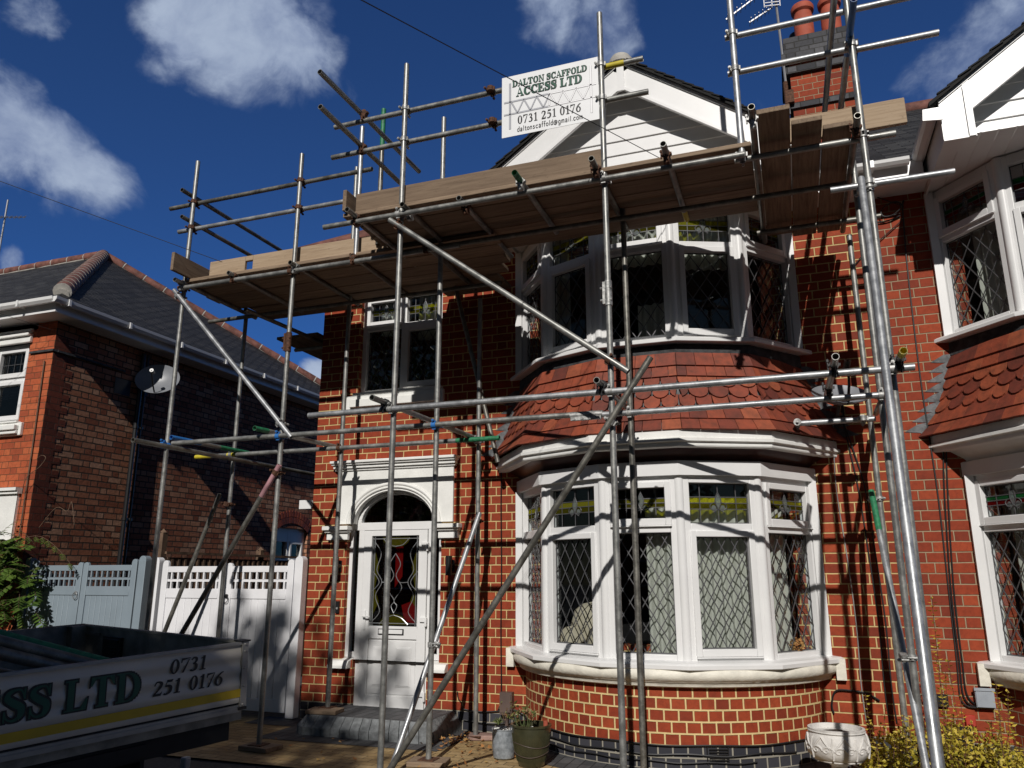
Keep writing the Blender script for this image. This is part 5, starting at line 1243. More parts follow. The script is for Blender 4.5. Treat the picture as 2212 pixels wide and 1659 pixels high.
mb = MB(); tbox(mb, -BL, -.0, .0, BWD, -.42, -.372); mb.build('bed_floor', 'truck_inside', TK, smooth=0)
mb = MB(); tbox(mb, -BL-.06, -BL, -.03, BWD+.03, -.42, .20); tbox(mb, -BL-.06, -BL, .0, .06, .20, .80); tbox(mb, -BL-.06, -BL, BWD-.06, BWD, .20, .80); tbox(mb, -BL-.06, -BL, -.03, BWD+.03, .72, .78); mb.build('headboard', 'truck_inside', TK, smooth=0)
mb = MB(); tbox(mb, -4.3, -.25, .5, .6, -.62, -.42); tbox(mb, -4.3, -.25, 1.35, 1.45, -.62, -.42); tbox(mb, -.35, -.25, .4, 1.55, -.6, -.43); tbox(mb, -BL, -.06, .02, BWD-.02, -.52, -.42); tbox(mb, -.9, -.5, .3, 1.6, -.80, -.52); mb.build('chassis', 'dark_rubber', TK, smooth=0)
def wheel(s, w_, dual):
    c = TF(s, w_, 0); c.z = .33; ax = D2.copy(); ax.z = 0; ax.normalize(); mb = MB(); wd = .22 if not dual else .38
    mb.lathe([(.19, -wd/2), (.29, -wd/2), (.325, -wd/2+.03), (.33, -wd*.2), (.33, wd*.2), (.325, wd/2-.03), (.29, wd/2), (.19, wd/2)], c, 32, axis=ax); o = mb.build('wheel', 'dark_rubber', TK, smooth=40)
    mb = MB(); mb.lathe([(.19, -wd/2+.01), (.18, -.02), (.05, -.02), (.04, -wd/2+.02), (0, -wd/2+.02)], c, 24, axis=ax); mb.build('rim', 'truck_trim', o)
wheel(-.98, .25, True); wheel(-.98, BWD-.25, True); wheel(-3.9, .16, False); wheel(-3.9, BWD-.16, False)
mb = MB(); tbox(mb, -1.42, -.54, .0, .50, -.50, -.44); tbox(mb, -.56, -.54, .02, .48, -.72, -.46); mb.build('mudguard', 'dark_rubber', TK, smooth=0)
mb = MB(); q = [(0, -.0), (-.25, -.02), (-.75, -.55), (-1.45, -.75), (-1.5, -1.0), (.1, -1.0), (.1, -.0)]
mb.prism([(-3.75+a, .78+b) for a, b in q], lambda u, d, z: TF(u, d, z-.2), .05, BWD-.05); bevel(mb.build('cab', 'truck_panel', TK, smooth=0), .04, 3)
mb = MB(); mb.prism([(-4.02, .50), (-4.40, .10), (-3.75, .10), (-3.75, .50)], lambda u, d, z: TF(u, d, z-.05), .04, BWD-.04); mb.build('cab_window', 'black_plastic', TK, smooth=0)
FT = lambda u, d, z: TF(-1.71+u, -.0265-d, z)
for grow, mm, d in ((.055, 'letter_black', .0), (0, 'letter_green', .0022)):
    mb = MB(); letters(mb, FT, 'ACCESS LTD', -.02, -.212, .138, 1.12, d=d, grow=grow, gapf=.05); mb.build('lettering', mm, TK, smooth=0)
mb = MB(); letters(mb, FT, '0731', 1.245, -.114, .070, .21, d=.0, gapf=.03, grow=.02, lean=.10); mb.build('phone_number', 'letter_black', TK, smooth=0); mb = MB(); letters(mb, FT, '251', 1.160, -.211, .070, .155, d=.0, gapf=.03, grow=.02, lean=.10); letters(mb, FT, '0176', 1.360, -.211, .070, .20, d=.0, gapf=.03, grow=.02, lean=.10); mb.build('lettering', 'letter_black', TK, smooth=0)
mb = MB(); mb.add([FT(-1.25, .001, -.308), FT(1.68, .001, -.294), FT(1.68, .001, -.250), FT(-1.25, .001, -.264)], [(0, 1, 2, 3)]); mb.build('stripe', 'stripe_yellow', TK, smooth=0)
# tubes lying in the bed: each its own
for i, (a, b, r_, m, lb) in enumerate((((-.42, .05, -.15), (-3.3, 1.06, .97), .026, 'green_paint', 'green painted tube lying on top of the load in the truck bed'),
        ((-.50, .07, -.145), (-3.3, .85, .92), .03, 'tube_old', 'dull grey tube in the truck bed next to the green one'), ((-.70, .12, -.115), (-3.3, .62, .84), .03, 'tube_old', 'lower dull grey tube in the truck bed nearest the lettered side'), ((-.85, .30, -.15), (-3.3, 1.0, .74), .03, 'tube_old', 'grey tube at the bottom of the truck bed'))):
    mb = MB(); mb.tube(TF(*a), TF(*b), r_, 14, hollow=r_-.004); tag(mb.build('loose_tube', m, smooth=40), lb, 'tube')
mb = MB(); tbox(mb, -1.9, -1.65, .12, .32, -.37, -.22); bevel(tag(mb.build('tool_box', 'blue_paint', smooth=0), 'small blue box half hidden under the tubes in the truck bed', 'box'), .02, 2)
PX, PY, PZ = -4.40, -2.6, .19
gp_ = empty('low_marker_post', (PX, PY, 0), 'low rounded grey post standing behind the truck at the edge of the photo', 'post'); mb = MB(); mb.box(PX-.026, PX+.026, PY-.03, PY+.03, 0, PZ); bevel(mb.build('post', 'grey_plastic', gp_), .012, 3)

# potted plants
def leafquad(mb, p, d, n, L, W, uvc):
    d = d.normalized(); s_ = d.cross(n); s_ = s_.normalized() if s_.length > 1e-5 else d.orthogonal().normalized(); n2 = s_.cross(d)
    a, b, c = p+d*L*.35+s_*W/2-n2*W*.12, p+d*L, p+d*L*.35-s_*W/2-n2*W*.12
    mb.add([p, a, b, c], [(0, 1, 2), (0, 2, 3)], [uvc]*2)
def rv(r): return Vector((r.uniform(-1, 1), r.uniform(-1, 1), r.uniform(-1, 1))).normalized()
r_ = random.Random(11)
P1 = empty('plant_pot', (-2.47, -1.07, 0), 'small mottled grey metal pot with white pebbles and dry stalks', 'plant pot')
mb = MB(); mb.lathe([(.0, .0), (.072, .0), (.088, .012), (.098, .10), (.100, .225), (.104, .228), (.104, .236), (.094, .236), (.092, .215), (.0, .21)], (-2.47, -1.0, 0), 32); mb.build('pot', 'zinc_pot', P1)
mb = MB()
for k in range(90): a = r_.uniform(0, 6.28); q = .088*math.sqrt(r_.random()); mb.lathe([(0, -.006), (.006, 0), (0, .006)], (-2.47+q*math.cos(a), -1.0+q*math.sin(a), .222+r_.uniform(0, .01)), 5)
tag(mb.build('pebbles', 'pebble', P1), kind='stuff')
mb = MB(); lf = MB()
for k in range(6):
    a = Vector((-2.44+r_.uniform(-.05, .05), -1.0+r_.uniform(-.04, .04), .22)); b = a+Vector((r_.uniform(-.06, .09), r_.uniform(-.05, .05), r_.uniform(.12, .24))); mb.path([a, (a+b)/2+rv(r_)*.012, b], .0018, 4)
    for q in range(8): leafquad(lf, a+(b-a)*r_.uniform(.6, 1.05)+rv(r_)*.015, rv(r_), rv(r_), .022, .012, (r_.uniform(.4, 1), 0))
mb.build('dry_stalk', 'fence_wood', P1)
for k in range(40): leafquad(lf, Vector((-2.52, -1.0, .27))+rv(r_)*.012, (rv(r_)+Vector((0, 0, .8))), rv(r_), .055, .014, (r_.uniform(0, .4), 0))
lf.build('leaves', 'leaf_pot', P1, smooth=0)
P2 = empty('plant_pot', (-2.17, -1.18, 0), 'large olive green glazed pot with a ribbed body beside the smaller grey pot', 'plant pot')
mb = MB(); pr = [(.0, .0), (.095, .0), (.108, .012), (.135, .10), (.153, .20), (.160, .27), (.158, .295), (.168, .300), (.168, .315), (.150, .316), (.146, .27), (.0, .25)]; mb.lathe(pr, (-2.17, -1.16, 0), 48)
for k in range(72):
    a = 2*math.pi*k/72; mb.path([(-2.17+q*math.cos(a), -1.16+q*math.sin(a), z) for q, z in ((.118, .04), (.136, .10), (.154, .20), (.159, .25))], .0016, 4)
mb.build('pot', 'green_glaze', P2)
mb = MB()
for ph in (0, 1.2): mb.path([(-2.17+(.152-.03*ph*.3)*math.cos(a), -1.16+(.152-.03*ph*.3)*math.sin(a), .17-.06*ph+.015*math.sin(2*a+ph)) for a in [i*.1309 for i in range(49)]], .0025, 5)
mb.build('trailed_line', 'brown_plastic', P2)
mb = MB(); mb.lathe([(0, .262), (.147, .262)], (-2.17, -1.16, 0), 20); mb.build('soil', 'soil', P2); mb = MB(); mb.tube((-2.07, -1.08, .22), (-2.07, -1.08, .33), .02, 10); mb.build('terracotta_stub', 'terracotta', P2)
mb = MB(); lf = MB()
for k in range(9):
    a = Vector((-2.21+r_.uniform(-.07, .06), -1.17+r_.uniform(-.05, .05), .26)); b = a+Vector((r_.uniform(-.09, .09), r_.uniform(-.05, .05), r_.uniform(.08, .19))); mb.path([a, (a+b)/2+rv(r_)*.01, b], .003, 5)
    for q in range(7): leafquad(lf, b+rv(r_)*.02, rv(r_)+Vector((0, 0, .4)), rv(r_), .045, .025, (r_.random(), 0))
mb.build('stem', 'leaf_pot', P2); lf.build('leaves', 'leaf_pot', P2, smooth=0)
# stone urn
U = empty('garden_urn', (.17, -1.0, 0), 'white carved stone urn with scrolls on a pedestal in front of the bay', 'urn'); uc_ = (.17, -1.0)
mb = MB(); mb.lathe([(0, .0), (.13, .0), (.13, .03), (.085, .05), (.06, .10), (.055, .14), (.085, .165), (.16, .185), (.195, .21), (.215, .25), (.218, .29), (.208, .34), (.192, .378), (.200, .388), (.200, .402), (.180, .404), (.172, .37), (.0, .34)], (*uc_, 0), 56); mb.build('bowl', 'stone_urn', U, smooth=50)
mb = MB()
def onurn(a, z):
    rr = .218-.9*abs(z-.285)**1.7; return Vector((uc_[0]+rr*math.cos(a), uc_[1]+rr*math.sin(a), z))
for k in range(8):
    a0 = math.pi*2*k/8+.2
    for s_ in (1, -1):
        sp = []
        for q in range(22):
            th = q*.42; rad = .050*math.exp(-.11*q); sp.append(onurn(a0+s_*(.19+rad*math.cos(th)/.2*s_*1.0), .28+rad*math.sin(th)*.8-.012))
        mb.path(sp, [.0085*(1-.03*q) for q in range(22)], 6)
    mb.path([onurn(a0-.30+.05*q, .36-.018*abs(q-6)*.7) for q in range(13)], .007, 6); mb.path([onurn(a0+.39+.02*math.sin(q), .21+.018*q) for q in range(9)], .007, 6)
for z, rr in ((.188, .165), (.385, .197)): mb.path([(uc_[0]+rr*math.cos(a), uc_[1]+rr*math.sin(a), z) for a in [i*.1309 for i in range(49)]], .007, 6)
mb.build('carved_scroll', 'stone_urn', U)
mb = MB(); mb.lathe([(0, .376), (.05, .380), (.12, .366), (.174, .352)], (*uc_, 0), 20); mb.build('soil', 'soil', U)

# golden shrub in the bed on the right
SH = empty('golden_shrub', (.85, -.6, 0), 'yellow-green variegated shrub with tall arching shoots in front of the right-hand wall', 'shrub'); mb = MB(); lf = MB()
for k in range(95):
    a = Vector((r_.uniform(.34, 1.55), r_.uniform(-1.0, -.18), .02)); h = r_.uniform(.14, .36)*(1.25 if .45 < a.x < 1.3 else .8)
    if k < 13: h = (1.32, .95, .85, .62, .70, .58, .66, .5, .55, .48, .6, .52, .75)[k]; a = Vector(((.93, .98, 1.02, 1.28, 1.30, .40, 1.35, .50, 1.42, .6, 1.1, .85, 1.0)[k], (-.62, -.55, -.5, -.8, -.6, -.55, -.7, -.8, -.5, -.9, -.6, -.7, -.45)[k], .02))
    b = a+Vector((r_.uniform(-.10, .10)*(.5 if k < 13 else 1), r_.uniform(-.10, .05), h)); mid = (a+b)/2+Vector((r_.uniform(-.03, .03), r_.uniform(-.03, .03), 0)); mb.path([a, mid, b], .0025, 4)
    n = int(h/.030)
    for q in range(n):
        t_ = (q+.5)/n; p = a*(1-t_)**2+mid*2*t_*(1-t_)+b*t_*t_; an = q*1.57+r_.uniform(-.4, .4)
        for s_ in (0, math.pi):
            d = Vector((math.cos(an+s_), math.sin(an+s_), r_.uniform(-.1, .5))); leafquad(lf, p, d, Vector((0, 0, 1))+rv(r_)*.5, r_.uniform(.034, .052), r_.uniform(.018, .028), (min(1, max(0, r_.gauss(.52+.4*t_, .22))), 0))
mb.build('stem', 'stem_red', SH)
for k in range(1900):
    p = Vector((r_.uniform(.34, 1.55), r_.uniform(-1.05, -.15), 0)); top = .40*(1-abs(p.x-.95)**2/.55)*(1-(p.y+.6)**2*1.2); 
    if top < .05: continue
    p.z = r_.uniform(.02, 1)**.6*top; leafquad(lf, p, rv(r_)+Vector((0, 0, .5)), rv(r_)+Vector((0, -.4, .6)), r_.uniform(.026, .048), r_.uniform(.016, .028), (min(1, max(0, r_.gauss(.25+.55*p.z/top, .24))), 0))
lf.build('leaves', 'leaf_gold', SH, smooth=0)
# climbing plant on the left neighbour's corner
VI = empty('climbing_plant', (-9.55, -.3, 0), 'leafy green climber hanging over the corner of the left neighbour beside the blue gate', 'climber'); mb = MB(); lf = MB()
def frond(p, d, L, n, sz, uvm):
    q = Vector(p); pts = [q.copy()]; d = Vector(d).normalized()
    for k in range(n):
        d = (d+Vector((0, 0, -.07))+rv(r_)*.05).normalized(); q = q+d*L/n; pts.append(q.copy())
        for s_ in (1, -1):
            sd = d.cross(Vector((0, 0, 1))).normalized()*s_; leafquad(lf, q, sd+d*.5+Vector((0, 0, -.35)), Vector((0, -.3, 1)), sz, sz*.58, (min(1, max(0, r_.gauss(uvm, .22))), 0))
    mb.path(pts, .0022, 4)
for k in range(210):
    z = r_.uniform(.3, 1.0)**.8*2.0; wx = .44 if z > 1.3 else .50; x = -9.52+r_.gauss(0, .5)*wx*(1.15 if z < 1.9 else .7); y_ = -.18-abs(r_.gauss(0, .16)); 
    if x > -8.9: continue
    frond((x, y_, z), (r_.uniform(-1, 1), r_.uniform(-1, .1), r_.uniform(-.7, .5)), r_.uniform(.14, .30), 5, r_.uniform(.055, .115), .25+.2*z/2)
for k in range(1):
    x, z = -9.5+.22*k, 1.95+.07*k; pts = [Vector((x+.13*q, -.22+.02*math.sin(q), z+.05*q-.013*q*q)) for q in range(8)]; mb.path(pts, .003, 4)
    for p in pts[1:]: frond(p, (.5, -.2, -.3), .12, 4, .05, .6)
for pts in ([(-9.62, -.2, 1.9), (-9.6, -.2, 2.5), (-9.5, -.25, 2.75), (-9.3, -.25, 2.88), (-9.2, -.25, 3.0), (-9.28, -.25, 3.04), (-9.36, -.25, 3.0)], [(-9.2, -.2, 2.1), (-8.95, -.2, 2.35), (-8.75, -.2, 2.3), (-8.7, -.2, 2.42), (-8.62, -.2, 2.2), (-8.6, -.2, 2.12)]):
    mb.path(cr([tuple(p) for p in pts], 4), .004, 4)
mb.path([(-9.6, -.16, 0), (-9.62, -.17, 1.0), (-9.58, -.16, 2.0), (-9.6, -.15, 3.2), (-9.62, -.15, 4.4)], .010, 6)
mb.build('stem', 'fence_wood', VI); lf.build('leaves', 'leaf_vine', VI, smooth=0)
# fallen leaves
mb = MB()
for k in range(170):
    if k < 70: x, y_ = r_.gauss(-3.12, .13), r_.gauss(-.45, .17)
    elif k < 130: x, y_ = r_.gauss(-2.75, .2), r_.gauss(-.65, .22)
    else: x, y_ = r_.uniform(-4.8, -2.3), r_.uniform(-1.7, -.8)
    if y_ > -.05 or (-4.78 < x < -3.29 and y_ > -.76): continue
    leafquad(mb, Vector((x, y_, .006+r_.uniform(0, .02))), Vector((r_.uniform(-1, 1), r_.uniform(-1, 1), r_.uniform(0, .35))), Vector((0, 0, 1))+rv(r_)*.4, r_.uniform(.03, .065), r_.uniform(.02, .045), (r_.random(), 0))
tag(mb.build('fallen_leaves', 'leaf_fallen', smooth=0), 'dry brown leaves blown against the foot of the wall right of the step', 'leaves', kind='stuff')

# ------------------------------------------------------------------ fittings on the walls
def fitting(name, label, cat, parts, loc):
    o = empty(name, loc, label, cat)
    for nm, mb, m in parts: mb.build(nm, m, o)
    return o
for x, lb in ((-3.43, 'black cylinder wall light on the brick right of the front door'), (-4.80, 'black cylinder wall light on the brick left of the front door')):
    a = MB(); a.tube((x, -.085, 1.50), (x, -.085, 1.70), .034, 20, hollow=.030); b = MB(); b.tube((x, .0, 1.60), (x, -.06, 1.60), .028, 14); b.box(x-.03, x+.03, -.012, .0, 1.54, 1.66); fitting('wall_light', lb, 'wall light', (('shade', a, 'black_plastic'), ('bracket', b, 'black_plastic')), (x, 0, 1.6))
a = MB(); a.box(-4.815, -4.77, -.022, .0, 1.10, 1.225); b = MB(); b.tube((-4.792, -.022, 1.15), (-4.792, -.026, 1.15), .012, 14); fitting('door_bell', 'black video doorbell on the brick left of the front door', 'doorbell', (('body', a, 'black_plastic'), ('button', b, 'zinc')), (-4.79, 0, 1.16))
a = MB(); a.box(-2.86, -2.735, -.075, .0, .18, .385); b = MB(); b.box(-2.85, -2.745, -.085, -.075, .20, .365); c = MB(); c.tube((-2.80, -.04, .19), (-2.80, -.04, .0), .018, 10); fitting('meter_box', 'brown plastic box low on the wall between door and bay', 'utility box', (('body', a, 'brown_plastic'), ('lid', b, 'brown_plastic'), ('pipe', c, 'brown_plastic')), (-2.8, 0, .28))
a = MB(); a.box(1.275, 1.41, -.06, .0, .46, .605); b = MB(); b.box(1.268, 1.417, -.075, -.06, .59, .612); b.box(1.28, 1.405, -.068, -.06, .465, .59); fitting('junction_box', 'pale grey plastic box on the brick wall behind the golden shrub', 'utility box', (('body', a, 'grey_plastic'), ('lid', b, 'grey_plastic')), (1.34, 0, .53))
a = MB(); a.box(.985, 1.075, -.05, .0, .45, .545); b = MB(); b.tube((1.03, -.05, .50), (1.03, -.056, .50), .02, 12); fitting('junction_box', 'small black box on the brick wall behind the golden shrub', 'utility box', (('body', a, 'black_plastic'), ('cap', b, 'black_plastic')), (1.03, 0, .5))
a = MB(); a.box(1.185, 1.26, -.03, .0, .30, .395); tag(bevel(a.build('red_plate', 'red_plastic'), .006), 'small orange-red plate low on the wall below the black junction box', 'plate')
a = MB(); a.box(1.02, 1.22, -.012, .0, .18, .30); 
for k in range(5): a.box(1.03, 1.21, -.018, -.012, .195+.02*k, .203+.02*k)
tag(a.build('air_brick', 'black_plastic', smooth=0), 'dark air brick low in the wall behind the golden shrub', 'vent')
def bayp(a, r_=1.49, z=.1): return (-1.24+r_*math.cos(R(a)), .54+r_*math.sin(R(a)), z)
mb = MB(); 
for k in range(6): mb.add([bayp(288+q, 1.479+.012, .055+.02*k+dz) for dz, q in ((0, 0), (0, 6), (.010, 6), (.010, 0))], [(0, 1, 2, 3)])
for q in (287.5, 294): mb.path([bayp(q, 1.483, .05), bayp(q, 1.483, .175)], .006, 5)
tag(mb.build('air_brick', 'black_plastic', smooth=0), 'dark louvred air brick in the black plinth of the curved bay', 'vent')
def cable(pts, r_, m, lb, n=6, group=None):
    mb = MB(); mb.path(cr([tuple(p) for p in pts], n), r_, 5); 
    return tag(mb.build('cable', m), lb, 'cable', group)
cable([(-2.87, -.02, 2.62), (-2.875, -.014, 2.2), (-2.868, -.014, 1.6), (-2.872, -.014, 1.0), (-2.866, -.014, .5), (-2.868, -.02, .30), (-2.9, -.02, .2)], .0065, 'cable', 'black cable clipped down the brick between front door and bay')
cable([(-3.34, -.012, .36), (-3.33, -.015, .30), (-3.28, -.02, .22), (-3.31, -.02, .05)], .005, 'cable', 'short black cable with a plug low on the wall right of the step')
cable([(-3.28, -.02, .20), (-3.1, -.02, .185), (-2.9, -.02, .20), (-2.72, -.02, .22), (-2.66, -.03, .20)]+[bayp(203+q*5, 1.492, .185-.005*math.sin(q)) for q in range(26)], .007, 'cable', 'black cable along the top of the dark plinth round the bay')
cable([(-3.27, -.02, .10), (-3.0, -.02, .08), (-2.75, -.02, .10), (-2.66, -.03, .12)]+[bayp(203+q*5, 1.492, .115+.008*math.sin(q*1.3)) for q in range(24)], .007, 'cable', 'black cable sagging across the middle of the dark plinth round the bay')
cable([bayp(228+q*5, 1.492, .06+.006*math.sin(q*1.7)) for q in range(16)], .006, 'cable', 'lowest black cable on the dark plinth of the bay')
for i, (dx, lb) in enumerate(((0, 'left one of the black cables running down the wall beside the right-hand bay'), (.018, 'second of the black cables running down the wall beside the right-hand bay'), (.040, 'right one of the black cables on the wall beside the right-hand bay'))):
    z0 = 5.0 if i == 0 else 2.62; x0 = 1.20+dx*.3 if i == 0 else 1.29+dx*.4
    top = [(1.245, -.012, 5.0), (1.225, -.012, 4.85), (1.20, -.012, 4.2), (1.19, -.012, 3.2)] if i == 0 else [(1.36, -.05, 2.74), (1.30+dx, -.02, 2.70), (1.275+dx, -.012, 2.55)]
    cable(top+[(1.205+dx*1.2+.03*(i > 0), -.012, 2.2), (1.19+dx, -.012, 1.4), (1.18+dx, -.012, .8), (1.17+dx*1.3, -.014, .55), (1.20+dx*2.2, -.02, .47), (1.28+dx*.8, -.03, .455+.01*i)], .0065, 'cable', lb)
for i, (x, lb) in enumerate(((.42, 'thin pale cable left of the black cables behind the right-hand scaffold poles'), (.60, 'first black cable left of the right-hand scaffold poles'), (.655, 'second black cable left of the right-hand scaffold poles'))):
    cable([(.50 if i else .42, -.03, 2.9), (x-.03, -.012, 2.3), (x, -.012, 1.7), (x+.02, -.012, 1.1), (x+.01, -.012, .6), (x+.02, -.012, .3)], .0065 if i else .005, 'cable' if i else 'cable_grey', lb)
cable([(.19, -.02, .35), (.18, -.02, .42), (.22, -.02, .53), (.34, -.02, .54), (.47, -.02, .52), (.56, -.02, .47)], .008, 'cable', 'looped black cable on the wall just above the stone urn')
cable([(1.02, -.03, 5.06)]+[(1.12+.09*math.cos(q*.7), -.06-.01*math.sin(q), 4.90+.07*math.sin(q*.7+.4)) for q in range(16)]+[(1.2, -.03, 4.86)], .005, 'cable', 'tangled coil of black cable under the eaves left of the right-hand bay', 4)
cable([(1.22, -.02, 4.80), (1.05, -.02, 4.66), (.85, -.02, 4.50), (.74, -.02, 4.38)], .005, 'cable', 'black cable slanting across the brick below the eaves coil')
cable([(.84, -.02, 4.83), (1.05, -.02, 4.80), (1.20, -.02, 4.84)], .007, 'cable', 'short level black cable below the eaves coil')
# overhead telephone wires
def wire(a, b, lb, r_=.0035, sag=.0):
    mb = MB(); a = Vector(a); b = Vector(b); mb.path([a+(b-a)*t_/12+Vector((0, 0, -sag*4*(t_/12)*(1-t_/12))) for t_ in range(13)], r_, 5); tag(mb.build('overhead_wire', 'cable'), lb, 'wire')
def at(px, py, y): d = Vector(((px-1106)/FPX, -(py-829.5)/FPX, -1)); d.rotate(cam.rotation_euler); return CAM+d*((y-CAM.y)/d.y)
P0, P9 = at(790, 5, -4.6), at(1475, 368, -1.0); wire(P0+(P0-P9)*3, P9, 'black overhead wire slanting down across the sign to the gable')
P0, P9 = at(2, 392, -2.6), at(480, 566, -1.52); wire(P0+(P0-P9)*3, P9, 'black overhead wire slanting down to the lower left platform')
P0, P9 = at(-30, 668, -.9), at(120, 715, -.16); wire(P0+(P0-P9)*3, P9, 'thin overhead wire ending at the corner of the left neighbour', .003)

# ------------------------------------------------------------------ behind the glass
def cur(name, pts, z0, z1, lb, gather=None, ph=0.0):
    mb = MB(); curtain_sheet(mb, pts, z0, z1, ph=ph, gather=gather); tag(mb.build(name, 'curtain', smooth=60), lb, 'curtain')
inn = offs(P_LOW, -.17); inu = offs(P_UP, -.17)
mid = lambda a, b, f: (a[0]+(b[0]-a[0])*f, a[1]+(b[1]-a[1])*f)
cur('curtain', [mid(inn[2], inn[3], .52), inn[3], mid(inn[3], inn[4], .98), inn[4], mid(inn[4], inn[5], .30)], .82, 2.16, 'cream pleated curtain drawn across the right half of the ground-floor bay window')
cur('curtain', [mid(inn[4], inn[5], .34), mid(inn[4], inn[5], .8)], .82, 2.2, 'narrow cream curtain in the rightmost pane of the ground-floor bay', ph=1)
cur('curtain', [mid(inu[1], inu[2], -.0), mid(inu[1], inu[2], .30)], 3.62, 4.95, 'white curtain at the left of the upstairs bay', ph=2)
cur('curtain', [mid(inu[2], inu[3], .15), mid(inu[2], inu[3], .95)], 4.42, 4.95, 'short white curtain heading in the middle pane of the upstairs bay', ph=1)
cur('curtain', [mid(inu[2], inu[3], .5), mid(inu[2], inu[3], .97)], 3.62, 4.02, 'low white net in the middle pane of the upstairs bay', ph=2)
cur('curtain', [mid(inu[3], inu[4], .1), inu[4], mid(inu[4], inu[5], .35)], 4.35, 4.95, 'white curtain heading in the right panes of the upstairs bay', ph=3)
cur('curtain', [mid(inu[4], inu[5], .05), mid(inu[4], inu[5], .35)], 3.62, 4.6, 'white curtain hanging in the rightmost pane of the upstairs bay', ph=3)
cur('curtain', [(-4.50, .20), (-4.26, .20)], 4.30, 4.78, 'white curtain heading in the left pane of the window above the door', ph=1)
cur('curtain', [(-4.0, .20), (-3.66, .20)], 4.20, 4.78, 'white curtain heading in the right pane of the window above the door', ph=2)
MIR[0] = True
cur('curtain', [mid(inu[4], inu[5], .1), mid(inu[4], inu[5], .75)], 3.62, 4.75, 'white curtain in the upstairs bay of the right-hand house', ph=1)
cur('curtain', [mid(inn[4], inn[5], .1), mid(inn[4], inn[5], .8)], .82, 2.25, 'white curtain in the ground-floor bay of the right-hand house', ph=2)
MIR[0] = False
AC = empty('armchair', (-1.85, -.25, .1), 'beige upholstered chair backs behind the left pane of the ground-floor bay', 'armchair')
for x, y_, w_, z in ((-2.0, -.42, .15, 1.05), (-1.70, -.50, .15, 1.08), (-1.85, -.28, .20, 1.26)):
    mb = MB(); mb.lathe([(.0, -.42), (w_, -.42), (w_*1.02, 0), (w_*.85, w_*.6), (w_*.5, w_*.9), (0, w_)], (x, y_, z-w_), 20); o = mb.build('cushion', 'upholstery', AC)
mb = MB(); mb.box(-2.1, -1.5, -.5, .1, .1, .62); bevel(mb.build('seat', 'upholstery', AC), .05, 3)
FL = empty('ornament', (.0, -.1, .82), 'dried pinkish flower ornament behind the bottom right pane of the ground-floor bay', 'ornament'); mb = MB()
for k in range(120): leafquad(mb, Vector((-.06, -.22, .92))+rv(r_)*.05, rv(r_), rv(r_), .03, .02, (.3+.7*r_.random(), 0))
mb.build('petals', 'leaf_fallen', FL, smooth=0)

# ------------------------------------------------------------------ street trees behind the photographer, which shade the drive; unseen houses and more trees added to block low sky
def tree(name, x, y, h, blobs, seed, lb, dens=900, leaf=.22):
    o = empty(name, (x, y, 0), lb, 'tree', 'street trees opposite the house'); q = random.Random(seed); mb = MB(); lf = MB()
    mb.path([(x, y, -.02), (x+.05, y, h*.25), (x-.05, y+.05, h*.5), (x, y, h*.8)], [.22, .17, .13, .05], 10)
    for bx, by, bz, rx, ry, rz in blobs:
        mb.path([(x, y, h*.35), ((x+bx)/2, (y+by)/2, (h*.35+bz)/2+.3), (bx, by, bz)], [.10, .07, .02], 7)
        n = int(dens*rx*ry*rz/8)
        for k in range(n):
            v = Vector((q.gauss(0, 1), q.gauss(0, 1), q.gauss(0, 1))).normalized()*(q.random()**.45)
            p = Vector((bx+v.x*rx, by+v.y*ry, bz+v.z*rz)); leafquad(lf, p, rv(q), rv(q), leaf*q.uniform(.7, 1.3), leaf*.7, (q.random(), 0))
    mb.build('trunk', 'bark', o); lf.build('crown', 'leaf_tree', o, smooth=0)
tree('street_tree', -6.2, -16, 9.5, [(-5.9, -16, 6.9, 3.4, 2.2, 4.2), (-3.1, -16, 8.3, 2.2, 2.0, 2.6), (-3.9, -16, 10.2, 2.1, 1.4, 1.1), (-2.0, -16, 7.4, 1.7, 1.7, 2.1), (-1.8, -16, 11.35, .4, .8, .3), (-3.2, -16, 11.55, 1.0, .7, .4), (-8.8, -16, 6.2, 2.6, 2.2, 4.0)], 1, 'broad leafy tree across the road from the white gate', dens=2600, leaf=.27)
tree('street_tree', -12.5, -17, 9, [(-13, -17, 6, 3.0, 2.6, 3.6)], 2, 'leafy tree across the road from the left neighbour', dens=900, leaf=.3)
tree('street_tree', 5.5, -22, 8, [(5.5, -22, 6, 3.4, 2.6, 3.4)], 3, 'rounded tree farther off across the road to the right', dens=900, leaf=.3)
tree('street_tree', 14, -19, 8, [(14, -19, 6, 3.8, 2.6, 4.4)], 4, 'tall leafy tree far to the right across the road', dens=900, leaf=.3)
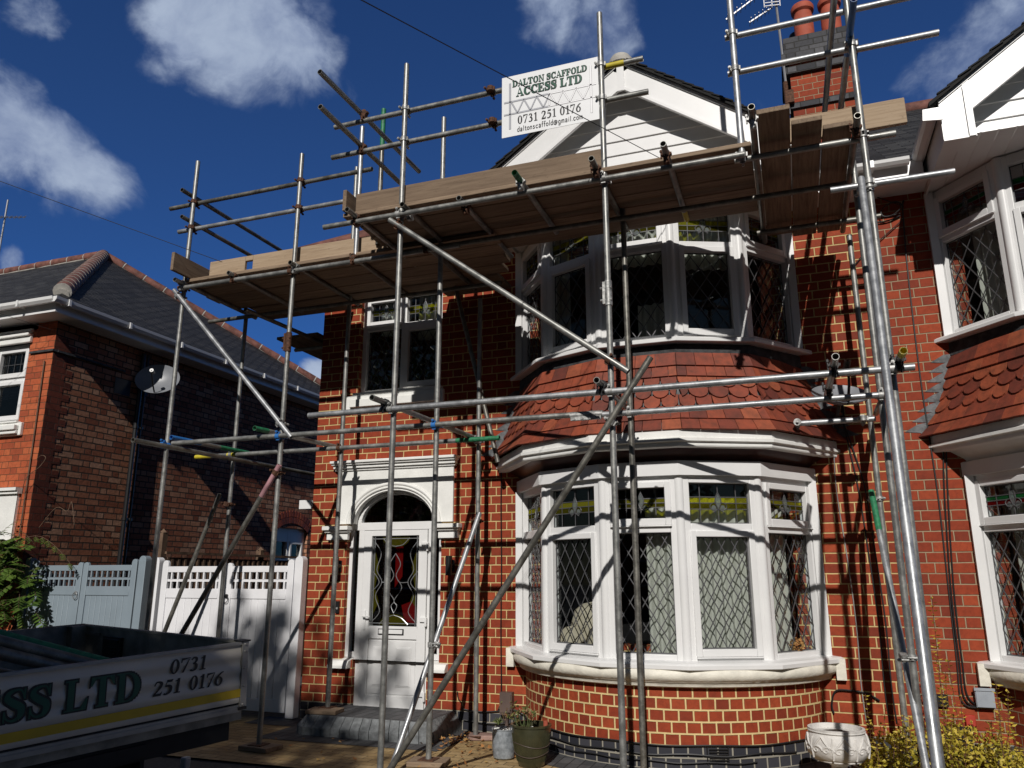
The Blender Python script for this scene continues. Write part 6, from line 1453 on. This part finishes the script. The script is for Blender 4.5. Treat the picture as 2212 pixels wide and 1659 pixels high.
for i, (x, lb) in enumerate(((-17, 'unseen brick house added across the road to block low sky, left of the others'), (-3, 'unseen brick house added straight across the road from the scaffold to block low sky'), (11, 'unseen brick house added across the road to block low sky, right of the others'))):  # unseen houses, put in to block low sky light and show in reflections
    o = empty('sky_blocker_house', (x, -34, 0), lb, 'house', 'unseen houses added across the road'); mb = MB(); mb.box(x-5, x+5, -40, -30, -.3, 5.2, uv='wall'); mb.build('wall', 'brick_fine', o, smooth=0)
    mb = MB(); mb.add([(x-5.4, -29.6, 5.2), (x+5.4, -29.6, 5.2), (x+5.4, -40.4, 5.2), (x-5.4, -40.4, 5.2), (x-5.4, -35, 8.8), (x+5.4, -35, 8.8)], [(0, 1, 5, 4), (2, 3, 4, 5), (1, 2, 5), (3, 0, 4)]); mb.build('roof', 'slate_fine', o, smooth=0)
    for wx, wz in ((-3, .9), (2.2, .9), (-3, 3.5), (2.2, 3.5)):
        mb = MB(); mb.box(x+wx-.9, x+wx+.9, -30.0, -29.93, wz, wz+1.3); f_ = mb.build('window', 'white_plastic', o); mb = MB(); mb.box(x+wx-.8, x+wx-.03, -29.93, -29.92, wz+.1, wz+1.2); mb.build('pane', 'black_plastic', f_); mb = MB(); mb.box(x+wx+.03, x+wx+.8, -29.93, -29.92, wz+.1, wz+1.2); mb.build('pane', 'black_plastic', f_)
    mb = MB(); mb.box(x-.6, x+.4, -30.0, -29.94, 0, 2.1); mb.build('door', 'door_red', o)
a = MB(); a.box(-5.40, -5.24, .02, .09, 2.25, 2.35); b = MB(); b.box(-5.245, -5.2, .03, .08, 2.27, 2.33); fitting('security_lamp', 'small white security lamp on the left corner of the brick house', 'lamp', (('body', a, 'white_plastic'), ('bracket', b, 'white_plastic')), (-5.3, .05, 2.3))
for i, (x, y, lb) in enumerate(((.5, -20, 'unseen leafy tree added across the road, straight opposite the bay, to block low sky'), (9.5, -18, 'unseen leafy tree added across the road, right of the bay, to block low sky'), (-21, -19, 'unseen leafy tree added across the road at the far left to block low sky'), (20, -15, 'unseen leafy tree added across the road at the far right to block low sky'))):  # unseen trees, added to cut low sky light on soffits
    tree('street_tree', x, y, 7.5, [(x, y, 5.0, 3.3, 2.4, 3.9)], 10+i, lb, dens=750, leaf=.36)
